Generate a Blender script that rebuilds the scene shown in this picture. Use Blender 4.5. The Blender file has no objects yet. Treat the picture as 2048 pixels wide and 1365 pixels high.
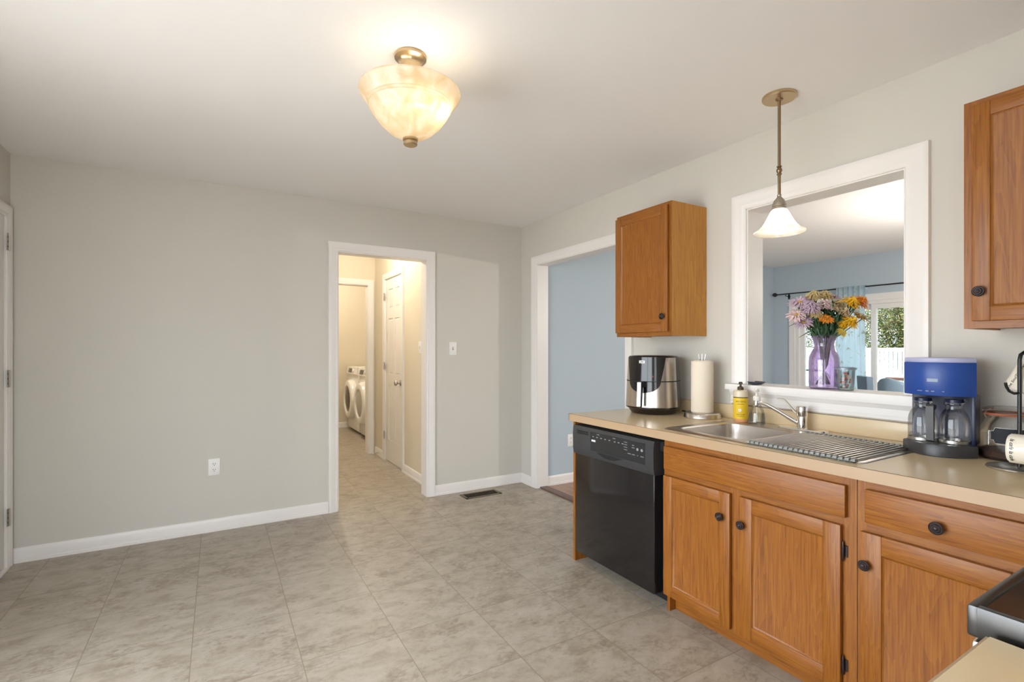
import bpy, bmesh, math, random
from mathutils import Vector, Matrix
random.seed(7)
R = math.radians
SC = bpy.context.scene
COL = SC.collection
PI = math.pi

# ------------------------------------------------------------------ camera
cam_d = bpy.data.cameras.new('camera')
cam = bpy.data.objects.new('camera', cam_d)
COL.objects.link(cam)
cam.location = (-2.5153, 0.0, 1.2839)
cam.rotation_euler = (R(90), 0, -R(30.604))
cam_d.sensor_width = 36.0
cam_d.lens = 996.4 / 2048 * 36.0
cam_d.shift_y = (696.4 - 682.5) / 2048
cam_d.clip_start = 0.02
SC.camera = cam

# ------------------------------------------------------------------ world, sun, exposure
W = bpy.data.worlds.new('sky'); SC.world = W; W.use_nodes = True
bg = W.node_tree.nodes['Background']
bg.inputs[0].default_value = (0.86, 0.93, 1.0, 1); bg.inputs[1].default_value = 6.0
sd = bpy.data.lights.new('sun', 'SUN'); sd.energy = 6.0; sd.angle = R(1.0); sd.color = (1, .95, .86)
sun = bpy.data.objects.new('sun', sd); COL.objects.link(sun)
sun.rotation_euler = (R(30), 0, R(5))
SC.view_settings.view_transform = 'Standard'
SC.view_settings.look = 'None'
SC.view_settings.exposure = 0.7
SC.view_settings.gamma = 1.0
SC.view_settings.use_curve_mapping = False

LAMP_CEILING = .5
LAMP_PENDANT = 2.6
LAMP_HALL = 46.0
LAMP_LAUNDRY = 75.0
LAMP_DINING = 150.0

def portal(name, loc, rot, sx, sy):
    d = bpy.data.lights.new(name, 'AREA'); d.shape = 'RECTANGLE'; d.size = sx; d.size_y = sy
    d.cycles.is_portal = True
    o = bpy.data.objects.new(name, d); COL.objects.link(o)
    o.location = loc; o.rotation_euler = rot
    return o
portal('patio_daylight', (4.47, 2.95, 0.98), (0, R(90), 0), 1.9, 1.85)
portal('added_window_daylight', (-3.66, 1.4, 1.08), (0, -R(90), 0), 2.1, 2.5)  # portal of the added left window
portal('added_rear_daylight', (-2.93, -.46, 1.1), (R(90), 0, 0), 1.1, 2.1)  # portal of the added rear window

def point(name, loc, e, col, rad, parent=None):
    d = bpy.data.lights.new(name, 'POINT'); d.energy = e; d.color = col; d.shadow_soft_size = rad
    o = bpy.data.objects.new(name, d); COL.objects.link(o)
    if parent:
        o.parent = parent; o.location = Vector(loc) - parent.location
    else:
        o.location = loc
    return o

# ------------------------------------------------------------------ materials
def srgb(r, g, b):
    def f(c):
        c /= 255.0
        return c/12.92 if c <= .04045 else ((c+.055)/1.055)**2.4
    return (f(r), f(g), f(b), 1.0)

def mat(name, col, rough=.5, metal=0.0, **kw):
    m = bpy.data.materials.new(name); m.use_nodes = True
    b = m.node_tree.nodes['Principled BSDF']
    b.inputs['Base Color'].default_value = col
    b.inputs['Roughness'].default_value = rough
    b.inputs['Metallic'].default_value = metal
    for k, v in kw.items():
        b.inputs[k.replace('_', ' ')].default_value = v
    return m

def nodes(m):
    return m.node_tree.nodes, m.node_tree.links, m.node_tree.nodes['Principled BSDF']

def paint(name, col, rough=.75, bump=.05, scale=260):
    m = mat(name, col, rough)
    n, l, b = nodes(m)
    tc = n.new('ShaderNodeTexCoord'); t = n.new('ShaderNodeTexNoise')
    t.inputs['Scale'].default_value = scale; t.inputs['Detail'].default_value = 3
    l.new(tc.outputs['Object'], t.inputs['Vector'])
    bp = n.new('ShaderNodeBump'); bp.inputs['Strength'].default_value = bump; bp.inputs['Distance'].default_value = .002
    l.new(t.outputs['Fac'], bp.inputs['Height']); l.new(bp.outputs['Normal'], b.inputs['Normal'])
    return m

def wood(name, grain, dark, mid, light, rough=.32, s=1.0):
    m = mat(name, mid, rough)
    n, l, b = nodes(m)
    tc = n.new('ShaderNodeTexCoord'); oi = n.new('ShaderNodeObjectInfo')
    ad = n.new('ShaderNodeVectorMath'); ad.operation = 'MULTIPLY_ADD'
    l.new(oi.outputs['Random'], ad.inputs[0]); ad.inputs[1].default_value = (7.3, 5.1, 3.7)
    l.new(tc.outputs['Object'], ad.inputs[2])
    def mapped(a, c):
        mp = n.new('ShaderNodeMapping')
        sc = [a, a, a]; sc['xyz'.index(grain)] = c
        mp.inputs['Scale'].default_value = sc
        l.new(ad.outputs[0], mp.inputs['Vector']); return mp
    m1 = mapped(9*s, 1.0*s)
    t1 = n.new('ShaderNodeTexNoise'); t1.inputs['Scale'].default_value = 1.6; t1.inputs['Detail'].default_value = 4
    t1.inputs['Distortion'].default_value = .8
    l.new(m1.outputs[0], t1.inputs['Vector'])
    # cathedral lines: bands of the warped field
    mu = n.new('ShaderNodeMath'); mu.operation = 'MULTIPLY'; mu.inputs[1].default_value = 9.0
    l.new(t1.outputs['Fac'], mu.inputs[0])
    fr = n.new('ShaderNodeMath'); fr.operation = 'FRACT'; l.new(mu.outputs[0], fr.inputs[0])
    m2 = mapped(190*s, 6*s)
    t2 = n.new('ShaderNodeTexNoise'); t2.inputs['Scale'].default_value = 1.0; t2.inputs['Detail'].default_value = 3
    l.new(m2.outputs[0], t2.inputs['Vector'])
    mx = n.new('ShaderNodeMath'); mx.operation = 'MULTIPLY_ADD'; mx.inputs[1].default_value = .15
    l.new(fr.outputs[0], mx.inputs[0])
    s2 = n.new('ShaderNodeMath'); s2.operation = 'MULTIPLY'; s2.inputs[1].default_value = .8
    l.new(t2.outputs['Fac'], s2.inputs[0]); l.new(s2.outputs[0], mx.inputs[2])
    cr = n.new('ShaderNodeValToRGB')
    e = cr.color_ramp.elements
    e[0].position = .22; e[0].color = dark; e[1].position = .72; e[1].color = light
    em = e.new(.46); em.color = mid
    l.new(mx.outputs[0], cr.inputs['Fac']); l.new(cr.outputs['Color'], b.inputs['Base Color'])
    bp = n.new('ShaderNodeBump'); bp.inputs['Strength'].default_value = .06; bp.inputs['Distance'].default_value = .001
    l.new(t2.outputs['Fac'], bp.inputs['Height']); l.new(bp.outputs['Normal'], b.inputs['Normal'])
    return m

def thin_glass(name, tint=(1, 1, 1, 1), gloss=.12, rough=.02):
    m = bpy.data.materials.new(name); m.use_nodes = True
    n, l = m.node_tree.nodes, m.node_tree.links
    n.remove(n['Principled BSDF']); out = n['Material Output']
    tr = n.new('ShaderNodeBsdfTransparent'); tr.inputs[0].default_value = tint
    gl = n.new('ShaderNodeBsdfGlossy'); gl.inputs['Roughness'].default_value = rough
    lw = n.new('ShaderNodeLayerWeight'); lw.inputs['Blend'].default_value = .35
    mu = n.new('ShaderNodeMath'); mu.operation = 'MULTIPLY_ADD'; mu.inputs[1].default_value = .6; mu.inputs[2].default_value = gloss*.3
    l.new(lw.outputs['Fresnel'], mu.inputs[0])
    mx = n.new('ShaderNodeMixShader')
    l.new(mu.outputs[0], mx.inputs[0]); l.new(tr.outputs[0], mx.inputs[1]); l.new(gl.outputs[0], mx.inputs[2])
    l.new(mx.outputs[0], out.inputs[0])
    return m

def shade_glass(name, col, clear=.35, strength=.0, ecol=None):
    """alabaster lamp glass: diffuse + translucent + a share of clear"""
    m = bpy.data.materials.new(name); m.use_nodes = True
    n, l = m.node_tree.nodes, m.node_tree.links
    n.remove(n['Principled BSDF']); out = n['Material Output']
    tc = n.new('ShaderNodeTexCoord'); t = n.new('ShaderNodeTexNoise'); t.inputs['Scale'].default_value = 14; t.inputs['Detail'].default_value = 4; t.inputs['Distortion'].default_value = 1.5
    l.new(tc.outputs['Object'], t.inputs['Vector'])
    cr = n.new('ShaderNodeValToRGB'); cr.color_ramp.elements[0].position = .35; cr.color_ramp.elements[1].position = .65
    cr.color_ramp.elements[0].color = col
    cr.color_ramp.elements[1].color = (min(1, col[0]*1.1), min(1, col[1]*1.2), min(1, col[2]*1.45), 1)
    l.new(t.outputs['Fac'], cr.inputs['Fac'])
    tl = n.new('ShaderNodeBsdfTranslucent'); df = n.new('ShaderNodeBsdfDiffuse'); tr = n.new('ShaderNodeBsdfTransparent')
    gl = n.new('ShaderNodeBsdfGlossy'); gl.inputs['Roughness'].default_value = .15
    l.new(cr.outputs[0], tl.inputs[0]); l.new(cr.outputs[0], df.inputs[0]); l.new(cr.outputs[0], tr.inputs[0])
    a = n.new('ShaderNodeMixShader'); a.inputs[0].default_value = .4; l.new(tl.outputs[0], a.inputs[1]); l.new(df.outputs[0], a.inputs[2])
    c = n.new('ShaderNodeMixShader'); c.inputs[0].default_value = clear; l.new(a.outputs[0], c.inputs[1]); l.new(tr.outputs[0], c.inputs[2])
    d = n.new('ShaderNodeMixShader'); d.inputs[0].default_value = .05; l.new(c.outputs[0], d.inputs[1]); l.new(gl.outputs[0], d.inputs[2])
    last = d
    if strength > 0:
        em = n.new('ShaderNodeEmission'); em.inputs[1].default_value = strength
        if ecol: em.inputs[0].default_value = ecol
        else: l.new(cr.outputs[0], em.inputs[0])
        ad = n.new('ShaderNodeAddShader'); l.new(d.outputs[0], ad.inputs[0]); l.new(em.outputs[0], ad.inputs[1]); last = ad
    l.new(last.outputs[0], out.inputs[0])
    return m

def emit(name, col, s):
    m = bpy.data.materials.new(name); m.use_nodes = True
    n, l = m.node_tree.nodes, m.node_tree.links
    n.remove(n['Principled BSDF'])
    e = n.new('ShaderNodeEmission'); e.inputs[0].default_value = col; e.inputs[1].default_value = s
    l.new(e.outputs[0], n['Material Output'].inputs[0]); return m

def tile_floor():
    m = mat('floor_tile', srgb(178, 168, 154), .42)
    n, l, b = nodes(m)
    tc = n.new('ShaderNodeNewGeometry')
    mp = n.new('ShaderNodeMapping'); mp.inputs['Location'].default_value = (1.43 + .393*12, -2.19 + .43*12, 0)
    l.new(tc.outputs['Position'], mp.inputs['Vector'])
    br = n.new('ShaderNodeTexBrick'); br.offset = 0; br.squash = 1
    br.inputs['Scale'].default_value = 1; br.inputs['Brick Width'].default_value = .393; br.inputs['Row Height'].default_value = .43
    br.inputs['Mortar Size'].default_value = .0017; br.inputs['Mortar Smooth'].default_value = .3; br.inputs['Bias'].default_value = 0
    br.inputs['Color1'].default_value = (0, 0, 0, 1); br.inputs['Color2'].default_value = (1, 1, 1, 1); br.inputs['Mortar'].default_value = (.5, .5, .5, 1)
    l.new(mp.outputs[0], br.inputs['Vector'])
    # per tile offset of the stone pattern
    vm = n.new('ShaderNodeVectorMath'); vm.operation = 'MULTIPLY_ADD'; vm.inputs[1].default_value = (13, 9, 5)
    l.new(br.outputs['Color'], vm.inputs[0]); l.new(tc.outputs['Position'], vm.inputs[2])
    def noise(sc, det, dist, stretch=(1, 1, 1)):
        mpp = n.new('ShaderNodeMapping'); mpp.inputs['Scale'].default_value = stretch
        l.new(vm.outputs[0], mpp.inputs['Vector'])
        t = n.new('ShaderNodeTexNoise'); t.inputs['Scale'].default_value = sc; t.inputs['Detail'].default_value = det; t.inputs['Distortion'].default_value = dist
        t.inputs['Roughness'].default_value = .72
        l.new(mpp.outputs[0], t.inputs['Vector']); return t
    big = noise(4.0, 4, .5, (1, 1.4, 1)); mid = noise(8, 14, .35, (1, 1.5, 1)); fine = noise(34, 12, .5, (1, 1.6, 1))
    r1 = n.new('ShaderNodeValToRGB'); e = r1.color_ramp.elements
    e[0].position = .36; e[0].color = srgb(153, 141, 125); e[1].position = .64; e[1].color = srgb(181, 172, 159)
    em = e.new(.5); em.color = srgb(171, 161, 146)
    l.new(mid.outputs['Fac'], r1.inputs['Fac'])
    # dark mottling where the large and the fine fields meet
    m1 = n.new('ShaderNodeMath'); m1.operation = 'MULTIPLY'; l.new(big.outputs['Fac'], m1.inputs[0]); l.new(fine.outputs['Fac'], m1.inputs[1])
    r2 = n.new('ShaderNodeValToRGB'); r2.color_ramp.elements[0].position = .255; r2.color_ramp.elements[0].color = (0, 0, 0, 1)
    r2.color_ramp.elements[1].position = .36; r2.color_ramp.elements[1].color = (1, 1, 1, 1)
    l.new(m1.outputs[0], r2.inputs['Fac'])
    sc = n.new('ShaderNodeMath'); sc.operation = 'MULTIPLY'; sc.inputs[1].default_value = .6; l.new(r2.outputs[0], sc.inputs[0])
    mx = n.new('ShaderNodeMixRGB'); l.new(sc.outputs[0], mx.inputs[0]); l.new(r1.outputs[0], mx.inputs[1]); mx.inputs[2].default_value = srgb(126, 110, 92)
    # grout
    mg = n.new('ShaderNodeMixRGB'); l.new(br.outputs['Fac'], mg.inputs[0]); l.new(mx.outputs[0], mg.inputs[1]); mg.inputs[2].default_value = srgb(134, 122, 104)
    l.new(mg.outputs[0], b.inputs['Base Color'])
    bp = n.new('ShaderNodeBump'); bp.inputs['Strength'].default_value = .25; bp.inputs['Distance'].default_value = .002
    iv = n.new('ShaderNodeMath'); iv.operation = 'MULTIPLY_ADD'; iv.inputs[1].default_value = -1.5; l.new(br.outputs['Fac'], iv.inputs[0]); l.new(fine.outputs['Fac'], iv.inputs[2])
    l.new(iv.outputs[0], bp.inputs['Height']); l.new(bp.outputs['Normal'], b.inputs['Normal'])
    return m

def brushed(name, col, rough, axis='x', amt=.12):
    m = mat(name, col, rough, 1.0)
    n, l, b = nodes(m)
    tc = n.new('ShaderNodeTexCoord'); mp = n.new('ShaderNodeMapping')
    s = [400, 400, 400]; s['xyz'.index(axis)] = 6
    mp.inputs['Scale'].default_value = s
    t = n.new('ShaderNodeTexNoise'); t.inputs['Scale'].default_value = 1
    l.new(tc.outputs['Object'], mp.inputs[0]); l.new(mp.outputs[0], t.inputs['Vector'])
    r = n.new('ShaderNodeMath'); r.operation = 'MULTIPLY_ADD'; r.inputs[1].default_value = amt; r.inputs[2].default_value = rough - amt/2
    l.new(t.outputs['Fac'], r.inputs[0]); l.new(r.outputs[0], b.inputs['Roughness'])
    return m

M = {}
M['wall'] = paint('wall_beige', srgb(209, 205, 196))
M['wall_hall'] = paint('wall_tan', srgb(222, 211, 190))
M['blue'] = paint('wall_blue', srgb(182, 195, 204))
M['ceiling'] = paint('ceiling_white', srgb(242, 240, 238), .9, .15, 180)
M['trim'] = paint('trim_white', srgb(236, 232, 228), .35, .01)
M['door'] = paint('door_white', srgb(234, 230, 224), .4, .02)
M['floor'] = tile_floor()
oak = dict(dark=srgb(116, 63, 14), mid=srgb(144, 85, 22), light=srgb(162, 103, 34), rough=.42)
M['wood_z'] = wood('oak_upright', 'z', **oak)
M['wood_y'] = wood('oak_lengthwise', 'y', **oak)
M['wood_x'] = wood('oak_crosswise', 'x', **oak)
M['wood_side'] = wood('oak_veneer_side', 'z', srgb(166, 106, 32), srgb(192, 132, 50), srgb(206, 148, 66), .42)
M['laminate'] = paint('laminate_cream', srgb(224, 202, 164), .20, .02, 400)
M['laminate_edge'] = paint('laminate_edge', srgb(182, 154, 122), .32, .02, 400)
M['seam'] = mat('laminate_seam', srgb(110, 82, 56), .6)
M['steel'] = brushed('brushed_steel', (.62, .57, .52, 1), .30, 'x')
M['steel_z'] = brushed('brushed_steel_upright', (.60, .54, .48, 1), .26, 'z', .05)
M['chrome'] = mat('chrome', (.78, .76, .74, 1), .10, 1.0)
M['nickel'] = mat('satin_nickel', (.55, .53, .5, 1), .28, 1.0)
M['brass'] = mat('aged_brass', (.58, .44, .27, 1), .32, 1.0)
M['bronze_rod'] = mat('bronze_rod', (.30, .21, .13, 1), .38, 1.0)
M['pewter'] = mat('pewter', (.46, .40, .33, 1), .45, .8)
M['orb'] = mat('oil_rubbed_bronze', (.055, .04, .04, 1), .32, .6)
M['black'] = mat('black_plastic', (.012, .012, .013, 1), .32)
M['black_gloss'] = mat('black_gloss', (.014, .012, .012, 1), .10)
M['black_matte'] = mat('black_matte', (.006, .006, .007, 1), .7)
M['charcoal'] = mat('charcoal_plastic', (.042, .042, .045, 1), .35)
M['grey_mark'] = mat('grey_print', (.32, .32, .33, 1), .5)
M['white_mark'] = mat('white_print', (.75, .75, .75, 1), .5)
M['brown_black'] = mat('brown_black_plastic', (.022, .015, .012, 1), .25)
M['white_plastic'] = mat('white_plastic', srgb(240, 238, 234), .35)
M['white_enamel'] = mat('white_enamel', srgb(238, 235, 230), .25)
M['dark_slot'] = mat('dark_slot', (.02, .018, .016, 1), .6)
M['paper'] = paint('paper_towel', srgb(238, 226, 206), .95, .5, 500)
M['glass'] = thin_glass('clear_glass')
M['pane'] = thin_glass('added_window_pane', gloss=.05)
M['patio_pane'] = thin_glass('patio_pane', (.52, .54, .56, 1), gloss=.05)
M['purple_glass'] = thin_glass('purple_glass', (.80, .66, .90, 1), .25, .05)
M['leaf'] = mat('leaf_green', srgb(58, 92, 62), .6)
M['stem'] = mat('stem_green', srgb(78, 108, 66), .6)

# ------------------------------------------------------------------ mesh builder
class MB:
    def __init__(s): s.bm = bmesh.new(); s.mi = 0
    def _tag(s, before):
        for f in s.bm.faces:
            if f.index == -1 or f not in before: pass
    def face(s, vs):
        try:
            f = s.bm.faces.new(vs); f.material_index = s.mi; return f
        except ValueError: return None
    def box(s, x0, x1, y0, y1, z0, z1, bev=0, seg=2):
        if x0 > x1: x0, x1 = x1, x0
        if y0 > y1: y0, y1 = y1, y0
        if z0 > z1: z0, z1 = z1, z0
        v = [s.bm.verts.new((x, y, z)) for x in (x0, x1) for y in (y0, y1) for z in (z0, z1)]
        fs = [(0, 1, 3, 2), (4, 6, 7, 5), (0, 4, 5, 1), (2, 3, 7, 6), (0, 2, 6, 4), (1, 5, 7, 3)]
        F = [s.face([v[i] for i in f]) for f in fs]
        if bev > 0:
            es = list({e for f in F for e in f.edges})
            r = bmesh.ops.bevel(s.bm, geom=es, offset=bev, segments=seg, profile=.5, affect='EDGES')
            for f in r['faces']: f.material_index = s.mi
        return s
    def loops(s, L, close=True, cap0=True, cap1=True):
        rings = [[s.bm.verts.new(p) for p in lp] for lp in L]
        n = len(rings[0])
        for a, b in zip(rings, rings[1:]):
            for i in range(n if close else n-1):
                j = (i+1) % n
                s.face([a[i], a[j], b[j], b[i]])
        if cap0: s.face(rings[0][::-1])
        if cap1: s.face(rings[-1])
        return s
    def lathe(s, prof, c=(0, 0, 0), axis=(0, 0, 1), n=32, cap0=False, cap1=False, sx=1, sy=1):
        ax = Vector(axis).normalized()
        q = Vector((0, 0, 1)).rotation_difference(ax)
        c = Vector(c)
        L = []
        for r, t in prof:
            r = max(r, 1e-5)
            L.append([c + q @ Vector((r*math.cos(2*PI*i/n)*sx, r*math.sin(2*PI*i/n)*sy, t)) for i in range(n)])
        return s.loops(L, True, cap0, cap1)
    def tube(s, pts, r, n=10, cap=True):
        P = [Vector(p) for p in pts]
        rr = r if isinstance(r, (list, tuple)) else [r]*len(P)
        L = []; prev = None
        for i, p in enumerate(P):
            if i == 0: d = P[1]-P[0]
            elif i == len(P)-1: d = P[-1]-P[-2]
            else: d = (P[i+1]-P[i]).normalized() + (P[i]-P[i-1]).normalized()
            d.normalize()
            if prev is None:
                u = d.orthogonal().normalized()
            else:
                u = (prev - d*prev.dot(d))
                u = u.normalized() if u.length > 1e-6 else d.orthogonal().normalized()
            prev = u; w = d.cross(u)
            L.append([p + (u*math.cos(2*PI*k/n) + w*math.sin(2*PI*k/n))*rr[i] for k in range(n)])
        return s.loops(L, True, cap, cap)
    def prism(s, poly, ax, a0, a1):
        """poly in the two other axes (in xyz order), extruded along ax"""
        def P(a, p):
            v = list(p); v.insert('xyz'.index(ax), a); return v
        return s.loops([[P(a0, p) for p in poly], [P(a1, p) for p in poly]])
    def quad(s, a, b, c, d):
        s.face([s.bm.verts.new(p) for p in (a, b, c, d)]); return s
    def add_mesh(s, me, mtx):
        m0 = {f for f in s.bm.faces}
        t = bmesh.new(); t.from_mesh(me); t.transform(mtx)
        tmp = bpy.data.meshes.new('t'); t.to_mesh(tmp); t.free()
        s.bm.from_mesh(tmp); bpy.data.meshes.remove(tmp)
        for f in s.bm.faces:
            if f not in m0: f.material_index = s.mi
        return s
    def build(s, name, mats, parent=None, local=False, angle=35, smooth=True, weld=False, recalc=True):
        if weld: bmesh.ops.remove_doubles(s.bm, verts=s.bm.verts, dist=1e-5)
        if recalc: bmesh.ops.recalc_face_normals(s.bm, faces=s.bm.faces)
        me = bpy.data.meshes.new(name)
        off = Vector((0, 0, 0))
        if not local:
            if parent is not None:
                p = parent
                while p is not None: off = off + p.location; p = p.parent
            else:
                cs = [v.co for v in s.bm.verts]
                lo = [min(c[i] for c in cs) for i in range(3)]; hi = [max(c[i] for c in cs) for i in range(3)]
                off = Vector(((lo[0]+hi[0])/2, (lo[1]+hi[1])/2, lo[2]))
            s.bm.transform(Matrix.Translation(-off))
        s.bm.to_mesh(me); s.bm.free()
        for m in (mats if isinstance(mats, (list, tuple)) else [mats]):
            me.materials.append(M[m] if isinstance(m, str) else m)
        if smooth:
            me.polygons.foreach_set('use_smooth', [True]*len(me.polygons))
            me.set_sharp_from_angle(angle=R(angle))
        o = bpy.data.objects.new(name, me); COL.objects.link(o)
        if parent is not None: o.parent = parent
        elif not local: o.location = off
        return o

def tag(o, label, cat, group=None):
    o['label'] = label; o['category'] = cat
    if group: o['group'] = group
    return o
def thing(name, label, cat, loc=(0, 0, 0), rz=0, group=None):
    o = bpy.data.objects.new(name, None); COL.objects.link(o); o.empty_display_size = .05
    o.location = loc; o.rotation_euler = (0, 0, rz)
    return tag(o, label, cat, group)
def struct(o, label=None):
    o['kind'] = 'structure'
    if label: o['label'] = label
    return o
def struct_empty(name, loc, label=None):
    o = bpy.data.objects.new(name, None); COL.objects.link(o); o.location = loc; o.empty_display_size = .05
    return struct(o, label)

_tc = {}
def text_mesh(txt, size, extrude=.0004, shear=0):
    k = (txt, size, shear)
    if k not in _tc:
        c = bpy.data.curves.new('t', 'FONT'); c.body = txt; c.size = size; c.extrude = extrude; c.align_x = 'CENTER'; c.align_y = 'CENTER'; c.shear = shear
        c.resolution_u = 3
        o = bpy.data.objects.new('t', c); COL.objects.link(o)
        dg = bpy.context.evaluated_depsgraph_get(); dg.update()
        me = bpy.data.meshes.new_from_object(o.evaluated_get(dg))
        bpy.data.objects.remove(o); bpy.data.curves.remove(c)
        _tc[k] = me
    return _tc[k]
def frame_mtx(origin, right, up):
    r = Vector(right).normalized(); u = Vector(up).normalized(); f = r.cross(u)
    m = Matrix.Identity(4)
    for i in range(3):
        m[i][0] = r[i]; m[i][1] = u[i]; m[i][2] = f[i]; m[i][3] = origin[i]
    return m

def sweep(mb, path, prof, plane, closed=False):
    """mitred moulding. path: points (a,b) in the plane running so that the outside lies to the left;
    prof: (w outward, t proud). plane(a,b,t)->xyz"""
    n = len(path)
    L = []
    for i, p in enumerate(path):
        p = Vector(p)
        def nrm(q0, q1):
            d = (Vector(q1)-Vector(q0)).normalized(); return Vector((-d.y, d.x))
        if closed or 0 < i < n-1:
            n0 = nrm(path[i-1], path[i]); n1 = nrm(path[i], path[(i+1) % n])
            m = (n0+n1); m = m / (1+n0.dot(n1))
        elif i == 0: m = nrm(path[0], path[1])
        else: m = nrm(path[-2], path[-1])
        L.append([plane(*(p + m*w), t) for w, t in prof])
    if closed: L.append(L[0])
    return mb.loops(L, True, not closed, not closed)

CASING = [(-.004, 0), (-.004, .010), (0, .013), (.014, .013), (.018, .016), (.040, .017), (.044, .019), (.058, .021), (.064, .019), (.066, 0)]
def casing_profile(w):
    return [(a*w/.066 if a > 0 else a, t) for a, t in CASING]

# ------------------------------------------------------------------ the room shell
XL, D, H = -3.575, 4.069, 2.44       # left wall, back wall, ceiling
WT = .118                            # wall thickness
ZC = .887                            # worktop height

struct(MB().box(-3.75, .03, -.55, 8.45, -.06, 0).build('floor', 'floor'), 'grey beige stone look tile floor')
M['floorboards'] = wood('floorboards', 'y', srgb(120, 88, 66), srgb(158, 124, 100), srgb(178, 146, 122), .35, .6)
M['walnut'] = wood('walnut_strip', 'y', srgb(74, 50, 40), srgb(104, 74, 62), srgb(124, 92, 78), .4)
struct(MB().box(.031, 4.52, -.75, 4.4, -.06, 0).build('floor', 'floorboards'), 'wood floor of the dining room')
struct(MB().box(-3.75, 4.52, -.75, 8.45, H, H+.06).build('ceiling', 'ceiling'), 'white ceiling')

# wall_back (y = D) with the hall doorway
DX0, DX1, DZ = -1.704, -.957, 2.05
struct(MB().box(XL-.1, DX0, D, D+WT, 0, H).box(DX1, .03, D, D+WT, 0, H).box(DX0, DX1, D, D+WT, DZ, H).build('wall_back', 'wall'))
# wall_left (x = XL) with door_1 and added_window_1
LD0, LD1 = 3.15, 3.975
WY0, WY1, WZ0, WZ1 = .2, 2.6, .12, 2.12
mb = MB()
mb.box(XL-WT, XL, LD1, D+WT, 0, H).box(XL-WT, XL, LD0, LD1, DZ, H).box(XL-WT, XL, WY1, LD0, 0, H)
mb.box(XL-WT, XL, WY0, WY1, 0, WZ0).box(XL-WT, XL, WY0, WY1, WZ1, H).box(XL-WT, XL, -.5, WY0, 0, H)
struct(mb.build('wall_left', 'wall'))
# wall_rear behind the camera
GX0, GX1, GZ0, GZ1 = -3.45, -2.42, .12, 2.12
struct(MB().box(GX1, .115, -.49, -.372, 0, H).box(XL-WT, GX0, -.49, -.372, 0, H).box(GX0, GX1, -.49, -.372, 0, GZ0).box(GX0, GX1, -.49, -.372, GZ1, H).build('wall_rear', 'wall'))
# wall_right (x = 0): doorway and pass-through; kitchen skin beige, dining skin blue
RY0, RY1 = 2.648, 3.805
PY0, PY1, PZ0, PZ1 = .965, 1.708, 1.05, 2.052
def right_wall(x0, x1):
    mb = MB()
    mb.box(x0, x1, RY1, D, 0, H).box(x0, x1, RY0, RY1, DZ, H).box(x0, x1, PY1, RY0, 0, H)
    mb.box(x0, x1, PY0, PY1, 0, PZ0).box(x0, x1, PY0, PY1, PZ1, H).box(x0, x1, -.372, PY0, 0, H)
    return mb
struct(right_wall(0, .06).build('wall_right', 'wall'))
struct(right_wall(.06, .115).build('wall_dining_near', 'blue'))

# dining room shell
FX = 4.388
struct(MB().box(.115, 1.5, 3.825, D+WT, 0, H).build('wall_dining_side', 'blue'))
struct(MB().box(1.5, FX+.1, 4.262, 4.38, 0, H).build('wall_dining_left', 'blue'))
struct(MB().box(.115, FX+.1, -.72, -.6, 0, H).build('wall_dining_right', 'blue'))
PDY0, PDY1, PDZ = 2.02, 3.95, 1.87
struct(MB().box(FX, FX+.12, PDY1, 4.38, 0, H).box(FX, FX+.12, -.72, PDY0, 0, H).box(FX, FX+.12, PDY0, PDY1, PDZ, H).build('wall_dining_far', 'blue'))

# hall + laundry shell
HX, HY = -.855, 6.092
AY0, AY1 = 5.045, 5.66
mb = MB().box(HX, HX+.1, D+WT, AY0, 0, H).box(HX, HX+.1, AY1, HY+WT, 0, H).box(HX, HX+.1, AY0, AY1, 2.07, H)
struct(mb.build('wall_hall_right', 'wall_hall'))
struct(MB().box(-2.1, -2.0, D+WT, HY, 0, H).build('wall_hall_left', 'wall_hall'))
FX0, FX1 = -1.72, -.935
struct(MB().box(-2.1, FX0, HY, HY+WT, 0, H).box(FX1, HX, HY, HY+WT, 0, H).box(FX0, FX1, HY, HY+WT, 2.05, H).build('wall_hall_end', 'wall_hall'))
mb = MB().box(-2.6, .12, 8.31, 8.42, 0, H).box(-2.6, -2.5, HY+WT, 8.31, 0, H).box(.02, .12, HY+WT, 8.31, 0, H)
mb.box(-2.6, -2.1, HY, HY+WT, 0, H).box(HX+.1, .12, HY, HY+WT, 0, H)
struct(mb.build('wall_laundry', 'wall_hall'))

# ------------------------------------------------------------------ trim
kb = lambda a, b, t: (a, D - t, b)            # back wall (x, z)
kr = lambda a, b, t: (-t, a, b)               # right wall (y, z)
kl = lambda a, b, t: (XL + t, a, b)           # left wall
def door_casing(name, label, plane, a0, a1, top, w=.066, flip=False):
    # path with outside to the left
    path = [(a0, 0), (a0, top), (a1, top), (a1, 0)]
    return struct(sweep(MB(), path, casing_profile(w), plane).build(name, 'trim'), label)
door_casing('trim_1', 'white casing of the hall doorway', kb, DX0, DX1, DZ, .068)
door_casing('trim_2', 'white casing of the dining room doorway', kr, RY0, RY1, DZ, .072)
door_casing('trim_3', 'white casing of the far left door', kl, LD0, LD1, DZ, .066)
door_casing('trim_4', 'white casing of the laundry doorway', lambda a, b, t: (a, HY - t, b), FX0, FX1, 2.05, .062)
door_casing('trim_5', 'white casing of the six panel hall door', lambda a, b, t: (HX - t, a, b), AY0, AY1, 2.07, .06)
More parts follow.
